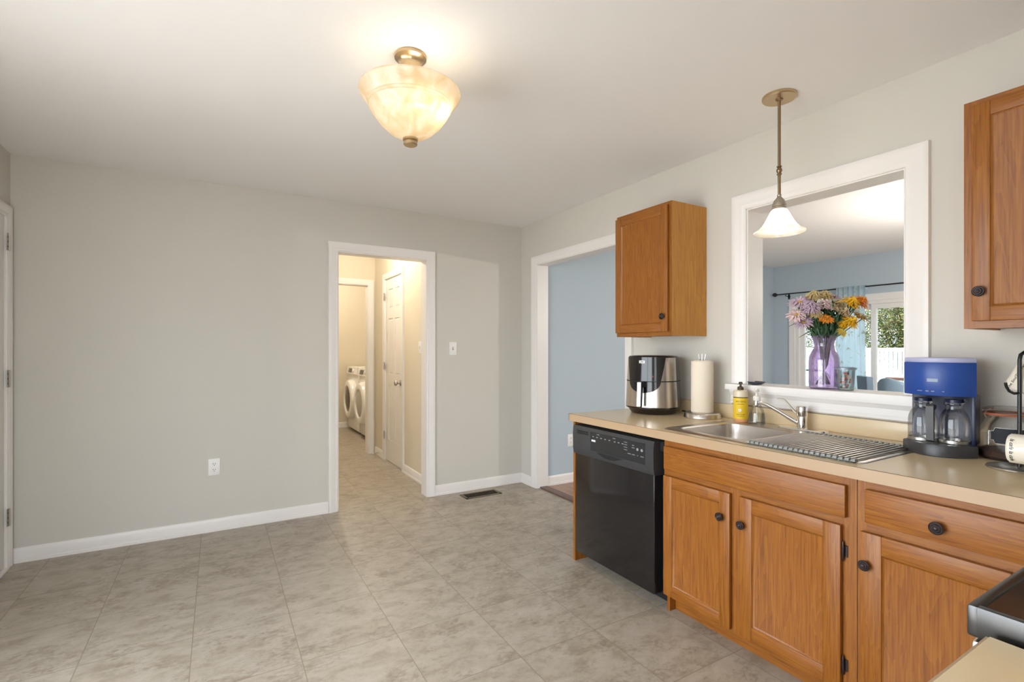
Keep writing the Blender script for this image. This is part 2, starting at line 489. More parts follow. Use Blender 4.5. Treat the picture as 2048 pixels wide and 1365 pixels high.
# jambs
def jamb_y(name, x0, x1, y0, y1, top, th=.014):
    mb = MB().box(x0, x0+th, y0, y1, 0, top).box(x1-th, x1, y0, y1, 0, top).box(x0+th, x1-th, y0, y1, top-th, top)
    return struct(mb.build(name, 'trim'))
def jamb_x(name, x0, x1, y0, y1, top, z0=0, th=.014):
    mb = MB().box(x0, x1, y0, y0+th, z0, top).box(x0, x1, y1-th, y1, z0, top).box(x0, x1, y0+th, y1-th, top-th, top)
    return struct(mb.build(name, 'trim'))
jamb_y('trim_6', DX0-.004, DX1+.004, D-.003, D+WT+.003, DZ+.004)
jamb_x('trim_7', -.003, WT, RY0-.004, RY1+.004, DZ+.004)
jamb_y('trim_8', FX0-.004, FX1+.004, HY-.003, HY+WT, 2.054)
# pass-through: casing, lining, sill, apron
jamb_x('trim_9', -.003, .132, PY0-.004, PY1+.004, PZ1+.004, PZ0+.03)
struct(sweep(MB(), [(PY0, PZ0+.035), (PY0, PZ1), (PY1, PZ1), (PY1, PZ0+.035)], casing_profile(.083), kr).build('trim_10', 'trim'), 'white casing of the pass through')
SZ = 1.083
mb = MB().prism([(-.002, PY0+.001), (.165, PY0+.001), (.165, PY1-.001), (-.002, PY1-.001), (-.002, PY1+.105), (-.046, PY1+.105), (-.052, PY1+.099), (-.052, PY0-.109), (-.046, PY0-.115), (-.002, PY0-.115)], 'z', SZ-.03, SZ)
struct(mb.build('trim_11', 'trim'), 'white sill of the pass through')
# apron under the sill with a stepped profile
prof = [(0, .0), (-.034, .0), (-.034, -.012), (-.024, -.022), (-.022, -.030), (-.018, -.034), (-.018, -.062), (-.021, -.066), (-.021, -.078), (-.012, -.086), (0, -.088)]
mb = MB().prism([(x, SZ-.03+z) for x, z in prof], 'y', PY0-.09, PY1+.085)
# prism gives (x,z) pairs with y inserted
struct(mb.build('trim_12', 'trim'), 'white apron under the sill')

# baseboards
BB = [(0, 0), (.017, 0), (.017, .018), (.013, .022), (.013, .066), (.009, .080), (.006, .086), (0, .088)]
def baseboard(name, p0, p1, nrm, z=0):
    p0 = Vector((*p0, z)); p1 = Vector((*p1, z)); nv = Vector((*nrm, 0))
    L = [[p + nv*t + Vector((0, 0, h)) for t, h in BB] for p in (p0, p1)]
    return struct(MB().loops(L).build(name, 'trim'))
baseboard('baseboard_back', (XL, D), (DX0-.068, D), (0, -1))
baseboard('baseboard_back', (DX1+.068, D), (0, D), (0, -1))
baseboard('baseboard_right', (0, D-.017), (0, RY1+.072), (-1, 0))
baseboard('baseboard_left', (XL, LD0-.07), (XL, -.37), (1, 0))
baseboard('baseboard_hall', (HX, D+WT), (HX, AY0-.06), (-1, 0))
baseboard('baseboard_hall', (HX, AY1+.06), (HX, HY-.02), (-1, 0))
baseboard('baseboard_laundry', (-2.5, 8.31), (.02, 8.31), (0, -1))
baseboard('baseboard_dining_side', (.12, 3.825), (1.5, 3.825), (0, -1), .0)
baseboard('baseboard_dining_left', (1.52, 4.262), (FX, 4.262), (0, -1))
struct(MB().box(.025, .108, RY0+.01, RY1-.01, 0, .012, .004).build('trim_13', 'walnut'), 'dark wood threshold strip in the dining doorway')

# ------------------------------------------------------------------ doors and windows
# door_1: left wall, only its hinge side shows
d1 = struct_empty('door_1', (XL, (LD0+LD1)/2, 0), 'white door on the left wall')
MB().box(XL-.04, XL+.002, LD0+.004, LD1-.012, .012, DZ-.004, .002).build('door_slab', 'door', d1)
MB().box(XL-.04, XL+.006, LD1-.011, LD1+.0, 0, DZ).box(XL-.1, XL+.02, LD0, LD1, 0, .011).build('stop_moulding', 'trim', d1)
def hinge(parent, pos, nrm, tang, h=.09):
    n_, t = Vector(nrm), Vector(tang)
    p = Vector(pos)
    mb = MB()
    m = frame_mtx(p, t, (0, 0, 1))
    def bx(a0, a1, b0, b1, c0, c1):
        vs = []
        q = MB().box(a0, a1, b0, b1, c0, c1)
        q.bm.transform(m)
        me = bpy.data.meshes.new('t'); q.bm.to_mesh(me); q.bm.free(); mb.add_mesh(me, Matrix.Identity(4)); bpy.data.meshes.remove(me)
    bx(-.022, -.002, -h/2, h/2, 0, .003); bx(.002, .022, -h/2, h/2, 0, .003)
    mb.tube([p + n_*.006 - Vector((0, 0, h/2)), p + n_*.006 + Vector((0, 0, h/2))], .005, 8)
    mb.mi = 1
    for z in (-.028, .0, .028):
        bx(-.015, -.008, z-.005, z+.005, .003, .0036)
    return mb.build('hinge', ['nickel', 'dark_slot'], parent)
for z in (.30, 1.105, 1.90): hinge(d1, (XL+.014, LD1+.002, z), (1, 0, 0), (0, 1, 0), .1)

# door_2: six panel hall door
d2 = struct_empty('door_2', (HX, (AY0+AY1)/2, 0), 'white six panel door in the hall')
def six_panel(x, y0, y1, z0, z1):
    mb = MB(); th = .034
    mb.box(x+.008, x+th, y0, y1, z0, z1)
    W_ = y1-y0; st = .105*W_/.6; mid = .085*W_/.6
    rows = [(.24, .86), (.98, 1.60), (1.72, 1.93)]
    zs = [z0] + [z0+v for r in rows for v in r] + [z1]
    ym = (y0+y1)/2
    for a, b in ((y0, y0+st), (ym-mid/2, ym+mid/2), (y1-st, y1)): mb.box(x, x+.009, a, b, z0, z1)
    for i in range(0, len(zs), 2):
        for a, b in ((y0+st, ym-mid/2), (ym+mid/2, y1-st)): mb.box(x, x+.009, a, b, zs[i], zs[i+1])
    for r0, r1 in rows:
        for a, b in ((y0+st, ym-mid/2), (ym+mid/2, y1-st)):
            i = .022
            mb.loops([[(x+.008, a+.004, z0+r0+.004), (x+.008, b-.004, z0+r0+.004), (x+.008, b-.004, z0+r1-.004), (x+.008, a+.004, z0+r1-.004)],
                      [(x+.002, a+i, z0+r0+i), (x+.002, b-i, z0+r0+i), (x+.002, b-i, z0+r1-i), (x+.002, a+i, z0+r1-i)]], cap0=False)
    return mb
six_panel(HX+.004, AY0+.008, AY1-.008, .012, 2.058).build('door_slab', 'door', d2, smooth=False)
MB().box(HX, HX+.1, AY0-.004, AY0+.006, 0, 2.07).box(HX, HX+.1, AY1-.006, AY1+.004, 0, 2.07).box(HX, HX+.1, AY0, AY1, 2.06, 2.072).build('stop_moulding', 'trim', d2)
for z in (.29, 1.08, 1.87): hinge(d2, (HX-.014, AY1-.004, z), (-1, 0, 0), (0, -1, 0), .085)
kp = Vector((HX+.004, AY0+.075, .915))
MB().lathe([(.0, 0), (.032, 0), (.032, .006), (.012, .010), (.011, .035), (.024, .042), (.030, .052), (.027, .064), (.012, .071), (0, .072)], kp, (-1, 0, 0), 20).build('door_knob', 'nickel', d2)
t = thing('door_stop', 'small spring door stop on the hall baseboard beside the six panel door', 'door stop', (HX-.017, 5.86, .045))
MB().tube([(HX-.018, 5.86, .045), (HX-.075, 5.86, .045)], .005, 8).build('spring', 'nickel', t)
MB().tube([(HX-.075, 5.86, .045), (HX-.09, 5.86, .045)], .008, 8).build('tip', 'white_plastic', t)

# added_window_1 in wall_left (unseen beside the camera, added to brighten the room)
w1 = struct_empty('added_window_1', (XL, (WY0+WY1)/2, WZ0), 'window added out of view in the left wall to brighten the kitchen')
mb = MB(); x0, x1 = XL-.09, XL-.03
for a, b in ((WY0, WY0+.05), (WY1-.05, WY1), ((WY0+WY1)/2-.03, (WY0+WY1)/2+.03)): mb.box(x0, x1, a, b, WZ0, WZ1)
mb.box(x0, x1, WY0, WY1, WZ0, WZ0+.05).box(x0, x1, WY0, WY1, WZ1-.05, WZ1)
mb.build('added_window_frame', 'trim', w1)
MB().box(XL-.064, XL-.060, WY0+.05, WY1-.05, WZ0+.05, WZ1-.05).build('added_window_pane', 'pane', w1)
struct(sweep(MB(), [(WY0, WZ0), (WY0, WZ1), (WY1, WZ1), (WY1, WZ0)], casing_profile(.07), kl, True).build('trim_14', 'trim'))

w2 = struct_empty('added_window_2', ((GX0+GX1)/2, -.43, GZ0), 'tall window added behind the camera to brighten the kitchen')  # unseen window added for soft light on the back wall
mb = MB()
for a, b in ((GX0, GX0+.05), (GX1-.05, GX1)): mb.box(a, b, -.46, -.40, GZ0, GZ1)
mb.box(GX0, GX1, -.46, -.40, GZ0, GZ0+.05).box(GX0, GX1, -.46, -.40, GZ1-.05, GZ1)
mb.build('added_window_frame', 'trim', w2)
MB().box(GX0+.05, GX1-.05, -.432, -.428, GZ0+.05, GZ1-.05).build('added_window_pane', 'pane', w2)

# door_3: sliding patio door in the dining room
d3 = struct_empty('door_3', (FX, (PDY0+PDY1)/2, 0), 'white sliding patio door of the dining room')
kf = lambda a, b, t: (FX - t, a, b)
struct(sweep(MB(), [(PDY0, 0), (PDY0, PDZ), (PDY1, PDZ), (PDY1, 0)], casing_profile(.08), kf).build('trim_15', 'trim'), 'white casing of the patio door')
mb = MB()
mb.box(FX, FX+.11, PDY1-.045, PDY1, 0, PDZ).box(FX, FX+.11, PDY0, PDY0+.045, 0, PDZ).box(FX, FX+.11, PDY0+.045, PDY1-.045, PDZ-.045, PDZ).box(FX, FX+.11, PDY0+.045, PDY1-.045, 0, .03)
mb.build('door_frame', 'trim', d3)
def slider(x, y0, y1):
    s = MB(); st = .055
    s.box(x, x+.035, y0, y0+st, .03, PDZ-.046).box(x, x+.035, y1-st, y1, .03, PDZ-.046).box(x, x+.035, y0+st, y1-st, .03, .13).box(x, x+.035, y0+st, y1-st, PDZ-.105, PDZ-.046)
    p = s.build('door_panel', 'trim', d3)
    MB().box(x+.015, x+.02, y0+st, y1-st, .13, PDZ-.105).build('glass', 'patio_pane', p)
YM = 3.005
slider(FX+.055, YM-.02, PDY1-.045)
slider(FX+.012, PDY0+.045, YM+.02)

# ------------------------------------------------------------------ kitchen cabinets
def knob(parent, pos, axis=(-1, 0, 0), r=.0175):
    k = r/.0175
    p = [(0, 0), (.008, 0), (.007, .009), (.0085, .013), (.0155, .0135), (.0178, .0155), (.0175, .019), (.0155, .0205), (.0138, .0192), (.0128, .0192), (.0118, .0222), (.0095, .0238), (.0080, .0225), (.0070, .0225), (.0060, .0245), (.004, .0262), (0, .0268)]
    return MB().lathe([(a*k, b*k) for a, b in p], pos, axis, 24).build('knob', 'orb', parent)

def cab_door(parent, x, y0, y1, z0, z1, hinge_side, knob_at, hz=(.09, .42), st=.052, name='door'):
    """flat panel oak door whose face lies at x (facing -x)"""
    T = .019; i = st
    d = MB().box(x+.0095, x+.016, y0+i, y1-i, z0+i, z1-i).build(name, 'wood_z', parent)
    for a in (y0, y1-i): MB().box(x, x+T, a, a+i, z0, z1, .003).build('stile', 'wood_z', d)
    for a in (z0, z1-i): MB().box(x+.0003, x+T, y0+i-.001, y1-i+.001, a, a+i, .003).build('rail', 'wood_y', d)
    # sticking bevel + recessed panel
    a, b, c, e = y0+i, y1-i, z0+i, z1-i
    L = []
    for off, dx in ((0, .002), (.006, .008), (.008, .0085)):
        L.append([(x+dx, a+off, c+off), (x+dx, b-off, c+off), (x+dx, b-off, e-off), (x+dx, a+off, e-off)])
    mb = MB().loops(L, True, False, True)
    mb.build('panel', 'wood_z', d)
    knob(d, (x, *knob_at))
    yh = y0 if hinge_side == 'lo' else y1
    s = -1 if hinge_side == 'lo' else 1
    for zz in (z0+hz[0], z1-hz[0]):
        hb = MB()
        prof = [(0, -.036), (.0025, -.034), (.0035, -.028), (.0045, -.024), (.0045, .024), (.0035, .028), (.0025, .034), (0, .036)]
        hb.lathe(prof, (x+.011, yh+s*.004, zz), (0, 0, 1), 12)
        hb.box(x+.016, x+.0195, yh+s*.001, yh+s*.016, zz-.02, zz+.02)
        hb.build('hinge', 'orb', d)
    return d

XF = -.636           # face frame plane of the base cabinets
ZB = ZC-.040
def base_carcass(root, y0, y1, stiles, rails, side_lo=True, side_hi=True):
    for a, b in stiles: MB().box(XF, XF+.019, a, b, .082, ZB).build('stile', 'wood_z', root)
    for z0, z1 in rails: MB().box(XF+.0004, XF+.019, y0+.001, y1-.001, z0, z1).build('rail', 'wood_y', root)
    for a in (y0, y1-.016): MB().box(XF+.02, -.022, a, a+.016, 0, ZB).build('side_panel', 'wood_z', root)
    MB().box(XF+.02, -.022, y0+.016, y1-.016, .085, .1).build('bottom_panel', 'wood_y', root)
    MB().box(-.575, -.56, y0, y1, 0, .083).build('toe_kick', 'wood_y', root)

# sink base
t = thing('base_cabinet', 'oak sink base cabinet with false front and two doors, beside the dishwasher', 'cabinet', (-.33, 1.29, 0))
base_carcass(t, .864, 1.715, [(.864, .912), (1.292, 1.352), (1.690, 1.715)], [(.806, ZB), (.660, .704), (.082, .12)])
XD = XF-.0195
MB().box(XD, XD+.019, .893, 1.704, .696, .809, .004).build('false_front', 'wood_y', t)
cab_door(t, XD, 1.343, 1.706, .092, .668, 'hi', (1.383, .562))
cab_door(t, XD, .908, 1.300, .092, .668, 'lo', (1.283, .556), st=.058)
# drawer base
t = thing('base_cabinet', 'oak base cabinet with one drawer above one door, near the range', 'cabinet', (-.33, .63, 0))
base_carcass(t, .398, .862, [(.398, .425), (.835, .862)], [(.806, ZB), (.660, .704), (.082, .12)])
dr = MB().box(XD, XD+.019, .424, .834, .700, .812, .004).build('drawer', 'wood_y', t)
knob(dr, (XD, .634, .746), r=.019)
cab_door(t, XD, .412, .848, .092, .668, 'lo', (.828, .562), st=.064)
# corner filler cabinet
t = thing('corner_cabinet', 'oak corner base cabinet between drawer base and range', 'cabinet', (-.4, 0, 0))
mb = MB().box(XF, -.02, .30, .396, .083, ZB).box(-.815, -.02, -.35, .235, .083, ZB).box(-.575, -.02, -.35, .396, 0, .083)
mb.build('carcass', 'wood_z', t)
# end panel past the dishwasher
o = MB().box(-.655, -.02, 2.395, 2.413, 0, ZB).build('end_panel', 'wood_z')
tag(o, 'oak end panel on the far side of the dishwasher', 'panel')

# upper cabinets
def wall_cabinet(label, y0, y1, z0, z1, hs, knob_y, kz, dz0, dz1, dy0, dy1, st=.05):
    t = thing('wall_cabinet', label, 'cabinet', (-.15, (y0+y1)/2, z0))
    for a in (y0-.0006, y1-.0134): MB().box(-.2985, -.002, a, a+.014, z0, z1).build('side_panel', 'wood_side', t)
    for a in (y0, y1-.036): MB().box(-.30, -.281, a, a+.036, z0, z1).build('stile', 'wood_z', t)
    for a in (z0, z1-.036): MB().box(-.2998, -.281, y0+.035, y1-.035, a, a+.036).build('rail', 'wood_y', t)
    MB().box(-.281, -.002, y0+.013, y1-.013, z0+.005, z0+.02).build('bottom_panel', 'wood_y', t)
    MB().box(-.281, -.002, y0+.013, y1-.013, z1-.02, z1-.004).build('top_panel', 'wood_y', t)
    MB().box(-.012, -.004, y0+.013, y1-.013, z0+.02, z1-.02).build('back_panel', 'wood_z', t)
    cab_door(t, -.3195, dy0, dy1, dz0, dz1, hs, (knob_y, kz), st=st)
    return t
wall_cabinet('small oak wall cabinet hanging above the air fryer', 1.969, 2.418, 1.354, 2.122, 'hi', 2.012, 1.465, 1.378, 2.102, 1.986, 2.412)
wall_cabinet('oak wall cabinet right of the pass through, cut by the picture edge', .24, .685, 1.350, 2.124, 'lo', .637, 1.473, 1.375, 2.104, .252, .660, st=.048)

# ------------------------------------------------------------------ worktops
XC = -.682
t = thing('countertop', 'long cream laminate worktop with the sink, along the right wall', 'countertop', (-.35, 1.0, ZB))
SY0, SY1 = .885, 1.705
mb = MB()
mb.box(XC+.004, -.001, SY1, 2.421, ZB, ZC).box(XC+.004, -.60, SY0, SY1, ZB, ZC).box(-.155, -.001, SY0, SY1, ZB, ZC)
mb.box(XC+.004, -.001, .262, SY0, ZB, ZC).box(-.814, -.001, -.37, .262, ZB, ZC)
mb.build('worktop', 'laminate', t, smooth=False)
mb = MB().box(XC, XC+.004, .262, 2.424, ZB-.002, ZC-.0016).box(XC, -.001, 2.421, 2.4245, ZB-.002, ZC-.0016).box(-.814, XC, .262, .266, ZB-.002, ZC-.0016)
mb.build('edge_band', 'laminate_edge', t)
mb = MB().box(XC+.0002, XC+.0042, .262, 2.4242, ZC-.0016, ZC-.0002).box(XC, -.001, 2.421, 2.4243, ZC-.0016, ZC-.0002)
mb.build('edge_seam', 'seam', t)
o = MB().box(-.021, -.001, -.37, 2.419, ZC, SZ-.118, .003).build('backsplash', 'laminate')
tag(o, 'low cream laminate backsplash strip along the right wall', 'backsplash')
t = thing('countertop', 'cream laminate worktop in the lower right foreground, beside the range', 'countertop', (-1.95, -.05, ZB))
MB().box(-2.28, -1.602, -.37, .255, ZB, ZC).build('worktop', 'laminate', t, smooth=False)
mb = MB().box(-2.284, -1.602, .255, .259, ZB-.002, ZC-.0016).box(-2.284, -2.28, -.37, .255, ZB-.002, ZC-.0016).build('edge_band', 'laminate_edge', t)
t = thing('base_cabinet', 'oak base cabinet under the foreground worktop', 'cabinet', (-1.95, -.05, 0))
MB().box(-2.26, -1.604, -.35, .21, .083, ZB).box(-2.26, -1.604, -.35, .15, 0, .083).build('carcass', 'wood_z', t)

# ------------------------------------------------------------------ sink, faucet
t = thing('kitchen_sink', 'stainless steel double sink set in the worktop', 'sink', (-.34, 1.295, ZC))
def rrect(x0, x1, y0, y1, z, r, n=6):
    P = []
    for cx, cy, a in ((x1-r, y1-r, 0), (x0+r, y1-r, 90), (x0+r, y0+r, 180), (x1-r, y0+r, 270)):
        for k in range(n+1):
            b = R(a+90*k/n); P.append((cx+r*math.cos(b), cy+r*math.sin(b), z))
    return P
B1 = (-.585, -.17, 1.315, 1.690); B2 = (-.585, -.17, .905, 1.275)
mb = MB()
zt = ZC+.004
outer = [mb.bm.verts.new(p) for p in rrect(-.632, -.052, .857, 1.733, zt, .035)]
out2 = [mb.bm.verts.new(p) for p in rrect(-.637, -.047, .852, 1.738, ZC+.0005, .038)]
n_ = len(outer)
for i in range(n_): mb.face([outer[i], outer[(i+1) % n_], out2[(i+1) % n_], out2[i]])
edges = [e for e in mb.bm.edges if e.verts[0] in outer and e.verts[1] in outer]
def ring(b, z, r):
    vs = [mb.bm.verts.new(p) for p in rrect(*b, z, r)]
    es = [mb.bm.edges.new((vs[i], vs[(i+1) % len(vs)])) for i in range(len(vs))]
    return vs, es
for b in (B1, B2):
    vs, es = ring(b, zt, .06); edges += es
bmesh.ops.triangle_fill(mb.bm, use_beauty=True, use_dissolve=False, edges=edges)
mb.build('rim', 'steel', t, recalc=True)
for b in (B1, B2):
    L = []
    for ins, z, r in ((0, zt, .06), (.006, zt-.006, .058), (.010, zt-.05, .055), (.016, zt-.13, .05), (.026, zt-.160, .045), (.045, zt-.170, .035), (.14, zt-.174, .02)):
        L.append(rrect(b[0]+ins, b[1]-ins, b[2]+ins, b[3]-ins, z, r))
    bn = MB().loops(L, True, False, True).build('basin', 'steel', t, recalc=False)
    cx, cy = (b[0]+b[1])/2, (b[2]+b[3])/2
    MB().lathe([(.042, .0), (.040, .003), (.030, .001), (.012, -.002), (0, -.002)], (cx, cy, zt-.174), n=24).build('drain', 'chrome', bn)

t = thing('faucet', 'chrome single lever faucet with low swung spout behind the sink', 'faucet', (-.085, 1.352, ZC+.004))
z0 = ZC+.004
mb = MB()
mb.loops([[(x, y, z0) for x, y, _ in rrect(-.125, -.06, 1.235, 1.47, 0, .032)], [(x, y, z0+.006) for x, y, _ in rrect(-.122, -.063, 1.238, 1.467, 0, .029)]], cap0=False)
mb.build('base_plate', 'chrome', t)
c = (-.088, 1.356, z0+.006)
MB().lathe([(.025, 0), (.022, .004), (.021, .05), (.0205, .056), (.022, .058), (.024, .062), (.0245, .1), (.022, .106), (0, .107)], c, n=28).build('body', 'chrome', t)
MB().tube([(-.092, 1.372, z0+.03), (-.105, 1.395, z0+.045), (-.135, 1.445, z0+.082), (-.160, 1.487, z0+.110), (-.172, 1.508, z0+.118), (-.180, 1.522, z0+.1185)], [.011, .011, .0095, .009, .009, .009], 14).build('spout', 'chrome', t)
MB().lathe([(.0, .011), (.010, .011), (.0115, .005), (.0115, -.016), (.010, -.02), (0, -.02)], (-.184, 1.529, z0+.1165), n=18).build('aerator', 'chrome', t)
MB().tube([(-.092, 1.377, z0+.074), (-.095, 1.388, z0+.083), (-.1, 1.415, z0+.115), (-.104, 1.43, z0+.134), (-.107, 1.44, z0+.139), (-.112, 1.466, z0+.140)], [.007, .0055, .0045, .0045, .0045, .003], 10).build('lever', 'pewter', t)

# roll up rack over the right basin
t = thing('dish_drying_rack', 'roll up steel dish drying rack lying across the right half of the sink', 'rack', (-.42, 1.08, ZC+.004))
M['silicone'] = mat('grey_silicone', (.26, .27, .26, 1), .55)
NR = 21
M['rod'] = mat('rack_rod', (.56, .52, .47, 1), .3, .9)
ys = [1.272 - i*(1.272-.878)/(NR-1) for i in range(NR)]
rod_me = None
for y in ys:
    if rod_me is None:
        r0 = MB().tube([(-.628, y, zt+.0055), (-.195, y, zt+.0055)], .0042, 8).build('rod', 'rod', t); rod_me = r0; y_first = y
    else:
        r = rod_me.copy(); COL.objects.link(r); r.location = (0, y - y_first, 0)
for xx in (-.625, -.198):
    mb = MB()
    for y in ys: mb.box(xx-.011, xx+.011, y-.0075, y+.0075, zt+.0001, zt+.0115, .003)
    mb.box(xx-.006, xx+.006, ys[-1], ys[0], zt+.0008, zt+.004)
    mb.build('end_strip', 'silicone', t)

# ------------------------------------------------------------------ dishwasher
t = thing('dishwasher', 'black built in dishwasher under the far end of the worktop', 'dishwasher', (-.33, 2.06, 0))
DY0, DY1 = 1.757, 2.386
MB().box(-.60, -.03, 1.722, DY1+.004, .07, .836).box(-.632, -.60, 1.722, DY1+.004, .775, .82).build('tub', 'black_matte', t)
MB().box(-.56, -.54, 1.722, DY1+.004, .004, .07).build('kick_plate', 'black_matte', t)
MB().box(-.661, -.605, DY0, DY1-.004, .065, .662, .004).build('door', 'black_gloss', t)
# control panel: swept profile with a scooped hand hold under its middle
mb = MB()
prof = [(-.605, .655), (-.667, .655), (-.674, .662), (-.679, .690), (-.680, .77), (-.677, .812), (-.670, .824), (-.605, .826)]
N = 48; L = []
for i in range(N+1):
    y = DY1 + (DY0-.012-DY1)*i/N
    u = (y-2.075)/.135
    k = max(0, 1-u*u)
    q = []
    for j, (x, z) in enumerate(prof):
        q.append((x, y, z))
    L.append(q)
mb.loops(L)
cp = mb.build('control_panel', 'charcoal', t)
# dark smile-shaped grip
def smile(y0, y1, zt0, zt1, sag, x, n=24):
    mb = MB(); top = []; bot = []
    for i in range(n+1):
        f = i/n; y = y0+(y1-y0)*f
        a = zt0+(zt1-zt0)*f
        top.append((x, y, a)); bot.append((x, y, a - sag*4*f*(1-f)))
    for i in range(n): mb.quad(top[i], top[i+1], bot[i+1], bot[i])
    bmesh.ops.remove_doubles(mb.bm, verts=mb.bm.verts, dist=1e-5)
    r = bmesh.ops.extrude_face_region(mb.bm, geom=list(mb.bm.faces))
    for v in r['geom']:
        if isinstance(v, bmesh.types.BMVert): v.co.x += .004
    return mb
smile(2.172, 1.958, .697, .697, .024, -.6808).build('hand_grip', 'black_matte', cp)
mb = MB()
for r_ in range(2):
    for k in range(9):
        y = 2.340 - k*.0115; z = .797 - r_*.012 - (k % 2)*.002
        mb.box(-.6806, -.6795, y-.004, y+.004, z-.0038, z+.0038)
mb.build('vent', 'black_matte', cp)
MB().box(-.6806, -.6798, 1.80, 2.222, .70, .806).build('display_panel', mat('display_black', (.022, .022, .023, 1), .25), cp)
x = -.6809
def print_mark(y0, y1, z0, z1): MB().box(x, x+.0005, y0, y1, z0, z1).build('button_print', 'grey_mark', cp)
for k in range(5): print_mark(2.198-k*.034-.006, 2.198-k*.034+.006, .778, .783)
for k in range(3): print_mark(2.02-k*.03-.006, 2.02-k*.03+.006, .777, .782)
print_mark(2.145, 2.165, .796, .799); print_mark(2.015, 2.035, .795, .798)
for k in range(4): print_mark(1.925, 1.95, .79-k*.013, .7925-k*.013)
for yy in (1.852, 1.822): MB().lathe([(0, 0), (.0075, 0), (.0075, .0006), (0, .0006)], (x+.0006, yy, .768), (-1, 0, 0), 14).build('button', 'grey_mark', cp)
for k, wd in enumerate((.024, .022, .006, .022)): print_mark(1.91-k*.03-wd/2, 1.91-k*.03+wd/2, .735, .738)
print_mark(1.875, 1.89, .782, .785); print_mark(1.872, 1.892, .77, .773)
MB().box(x, x+.0005, 2.178, 2.212, .752, .763).build('brand_badge', 'white_mark', cp)

# ------------------------------------------------------------------ range
M['rim_steel'] = mat('rim_steel', (.10, .10, .10, 1), .3, 1.0)
t = thing('range', 'stainless range with black glass cooktop in the lower right corner', 'range', (-1.21, -.04, 0))
RX0, RX1, RYF = -1.592, -.822, .283
RZ = .918
MB().box(RX0+.004, RX1-.004, -.365, RYF-.03, .02, .862).build('body', 'black_matte', t)
mb = MB()
mb.box(RX0, RX1, RYF-.016, RYF, RZ-.045, RZ, .004).box(RX0, RX0+.014, -.365, RYF-.008, RZ-.045, RZ, .004).box(RX1-.014, RX1, -.365, RYF-.008, RZ-.045, RZ, .004).box(RX0, RX1, -.365, -.35, RZ-.045, RZ)
mb.build('cooktop_rim', 'rim_steel', t)
ck = MB().box(RX0+.012, RX1-.012, -.352, RYF-.014, RZ-.03, RZ-.003).build('cooktop', 'black_gloss', t)
for cx, cy, r in ((-1.40, .09, .095), (-1.02, .09, .075), (-1.40, -.2, .075), (-1.02, -.2, .095)):
    MB().lathe([(r, 0), (r+.002, 0), (r+.002, .0006), (r, .0006)], (cx, cy, RZ-.0035), n=40).build('burner_ring', 'grey_mark', ck)
MB().box(RX0+.002, RX1-.002, RYF-.03, RYF-.004, .775, .868, .006).build('front_panel', 'steel', t)
od = MB().box(RX0+.004, RX1-.004, RYF-.03, RYF-.002, .18, .765, .006).build('oven_door', 'steel', t)
MB().tube([(RX0+.06, RYF+.04, .72), (RX1-.06, RYF+.04, .72)], .011, 12).tube([(RX0+.08, RYF-.004, .72), (RX0+.08, RYF+.04, .72)], .008, 8).tube([(RX1-.08, RYF-.004, .72), (RX1-.08, RYF+.04, .72)], .008, 8).build('handle', 'steel', od)
MB().box(RX0+.004, RX1-.004, RYF-.03, RYF-.004, .02, .17, .005).build('drawer', 'steel', t)

# ------------------------------------------------------------------ floor register, outlets, switches
t = thing('floor_register', 'brown metal floor register by the back wall', 'vent', (-.52, 3.895, 0))
M['register'] = mat('register_brown', srgb(112, 98, 78), .4, .5)
mb = MB(); a0, a1, b0, b1 = -.70, -.355, 3.822, 3.965
for q in ((a0, a1, b0, b0+.02), (a0, a1, b1-.02, b1), (a0, a0+.025, b0, b1), (a1-.025, a1, b0, b1)): mb.box(*q, .0, .006, .002)
mb.build('frame', 'register', t)
MB().box(a0+.02, a1-.02, b0+.018, b1-.018, .0004, .0012).build('well', 'dark_slot', t)
mb = MB()
for k in range(3):
    y = b0+.045+k*.027; mb.box(a0+.025, a1-.025, y-.0015, y+.0015, .001, .005)
for k in range(14):
    xx = a0+.04+k*.0205; mb.box(xx-.001, xx+.001, b0+.02, b1-.02, .001, .0045)
mb.build('grille', mat('register_dark', srgb(70, 60, 46), .5, .4), t)

def plate(name, label, cat, pos, right, nrm, kind):
    """wall plate 72 x 116 mm"""
    t = thing(name, label, cat, pos)
    m = frame_mtx(pos, right, (0, 0, 1))
    assert m.to_3x3() @ Vector((0, 0, 1)) - Vector(nrm) == Vector((0, 0, 0)) or True
    def part(pname, mb, mt):
        mb.bm.transform(m); return mb.build(pname, mt, t)
    p = part('cover_plate', MB().box(-.036, .036, -.058, .058, 0, .006, .003), 'white_plastic')
    if kind == 'switch':
        part('bezel', MB().box(-.006, .006, -.013, .013, .005, .0068), mat('bezel_grey', (.35, .34, .32, 1), .5))
        part('toggle', MB().box(-.004, .004, -.001, .010, .006, .017, .002), 'white_plastic')
    else:
        for s in (-1, 1):
            part('receptacle', MB().lathe([(0, .0082), (.016, .0082), (.0172, .007), (.0172, .004)], (0, s*.0205, 0), n=20, sy=.85), 'white_plastic')
            mb = MB().box(-.0078, -.0052, s*.0205-.001, s*.0205+.008, .0078, .0086).box(.0052, .0078, s*.0205-.001, s*.0205+.007, .0078, .0086).lathe([(0, .0086), (.0028, .0086), (.0028, .0075)], (0, s*.0205-.0075, 0), n=10)
            part('slot', mb, 'dark_slot')
    return t
plate('light_switch', 'white light switch on the back wall right of the hall doorway', 'switch', (-.719, D, 1.279), (1, 0, 0), (0, -1, 0), 'switch')
plate('wall_outlet', 'white double outlet low on the back wall left of the doorway', 'outlet', (-2.534, D, .450), (1, 0, 0), (0, -1, 0), 'outlet')
plate('light_switch', 'white light switch in the hall between six panel door and doorway', 'switch', (HX, 4.515, 1.29), (0, -1, 0), (-1, 0, 0), 'switch')
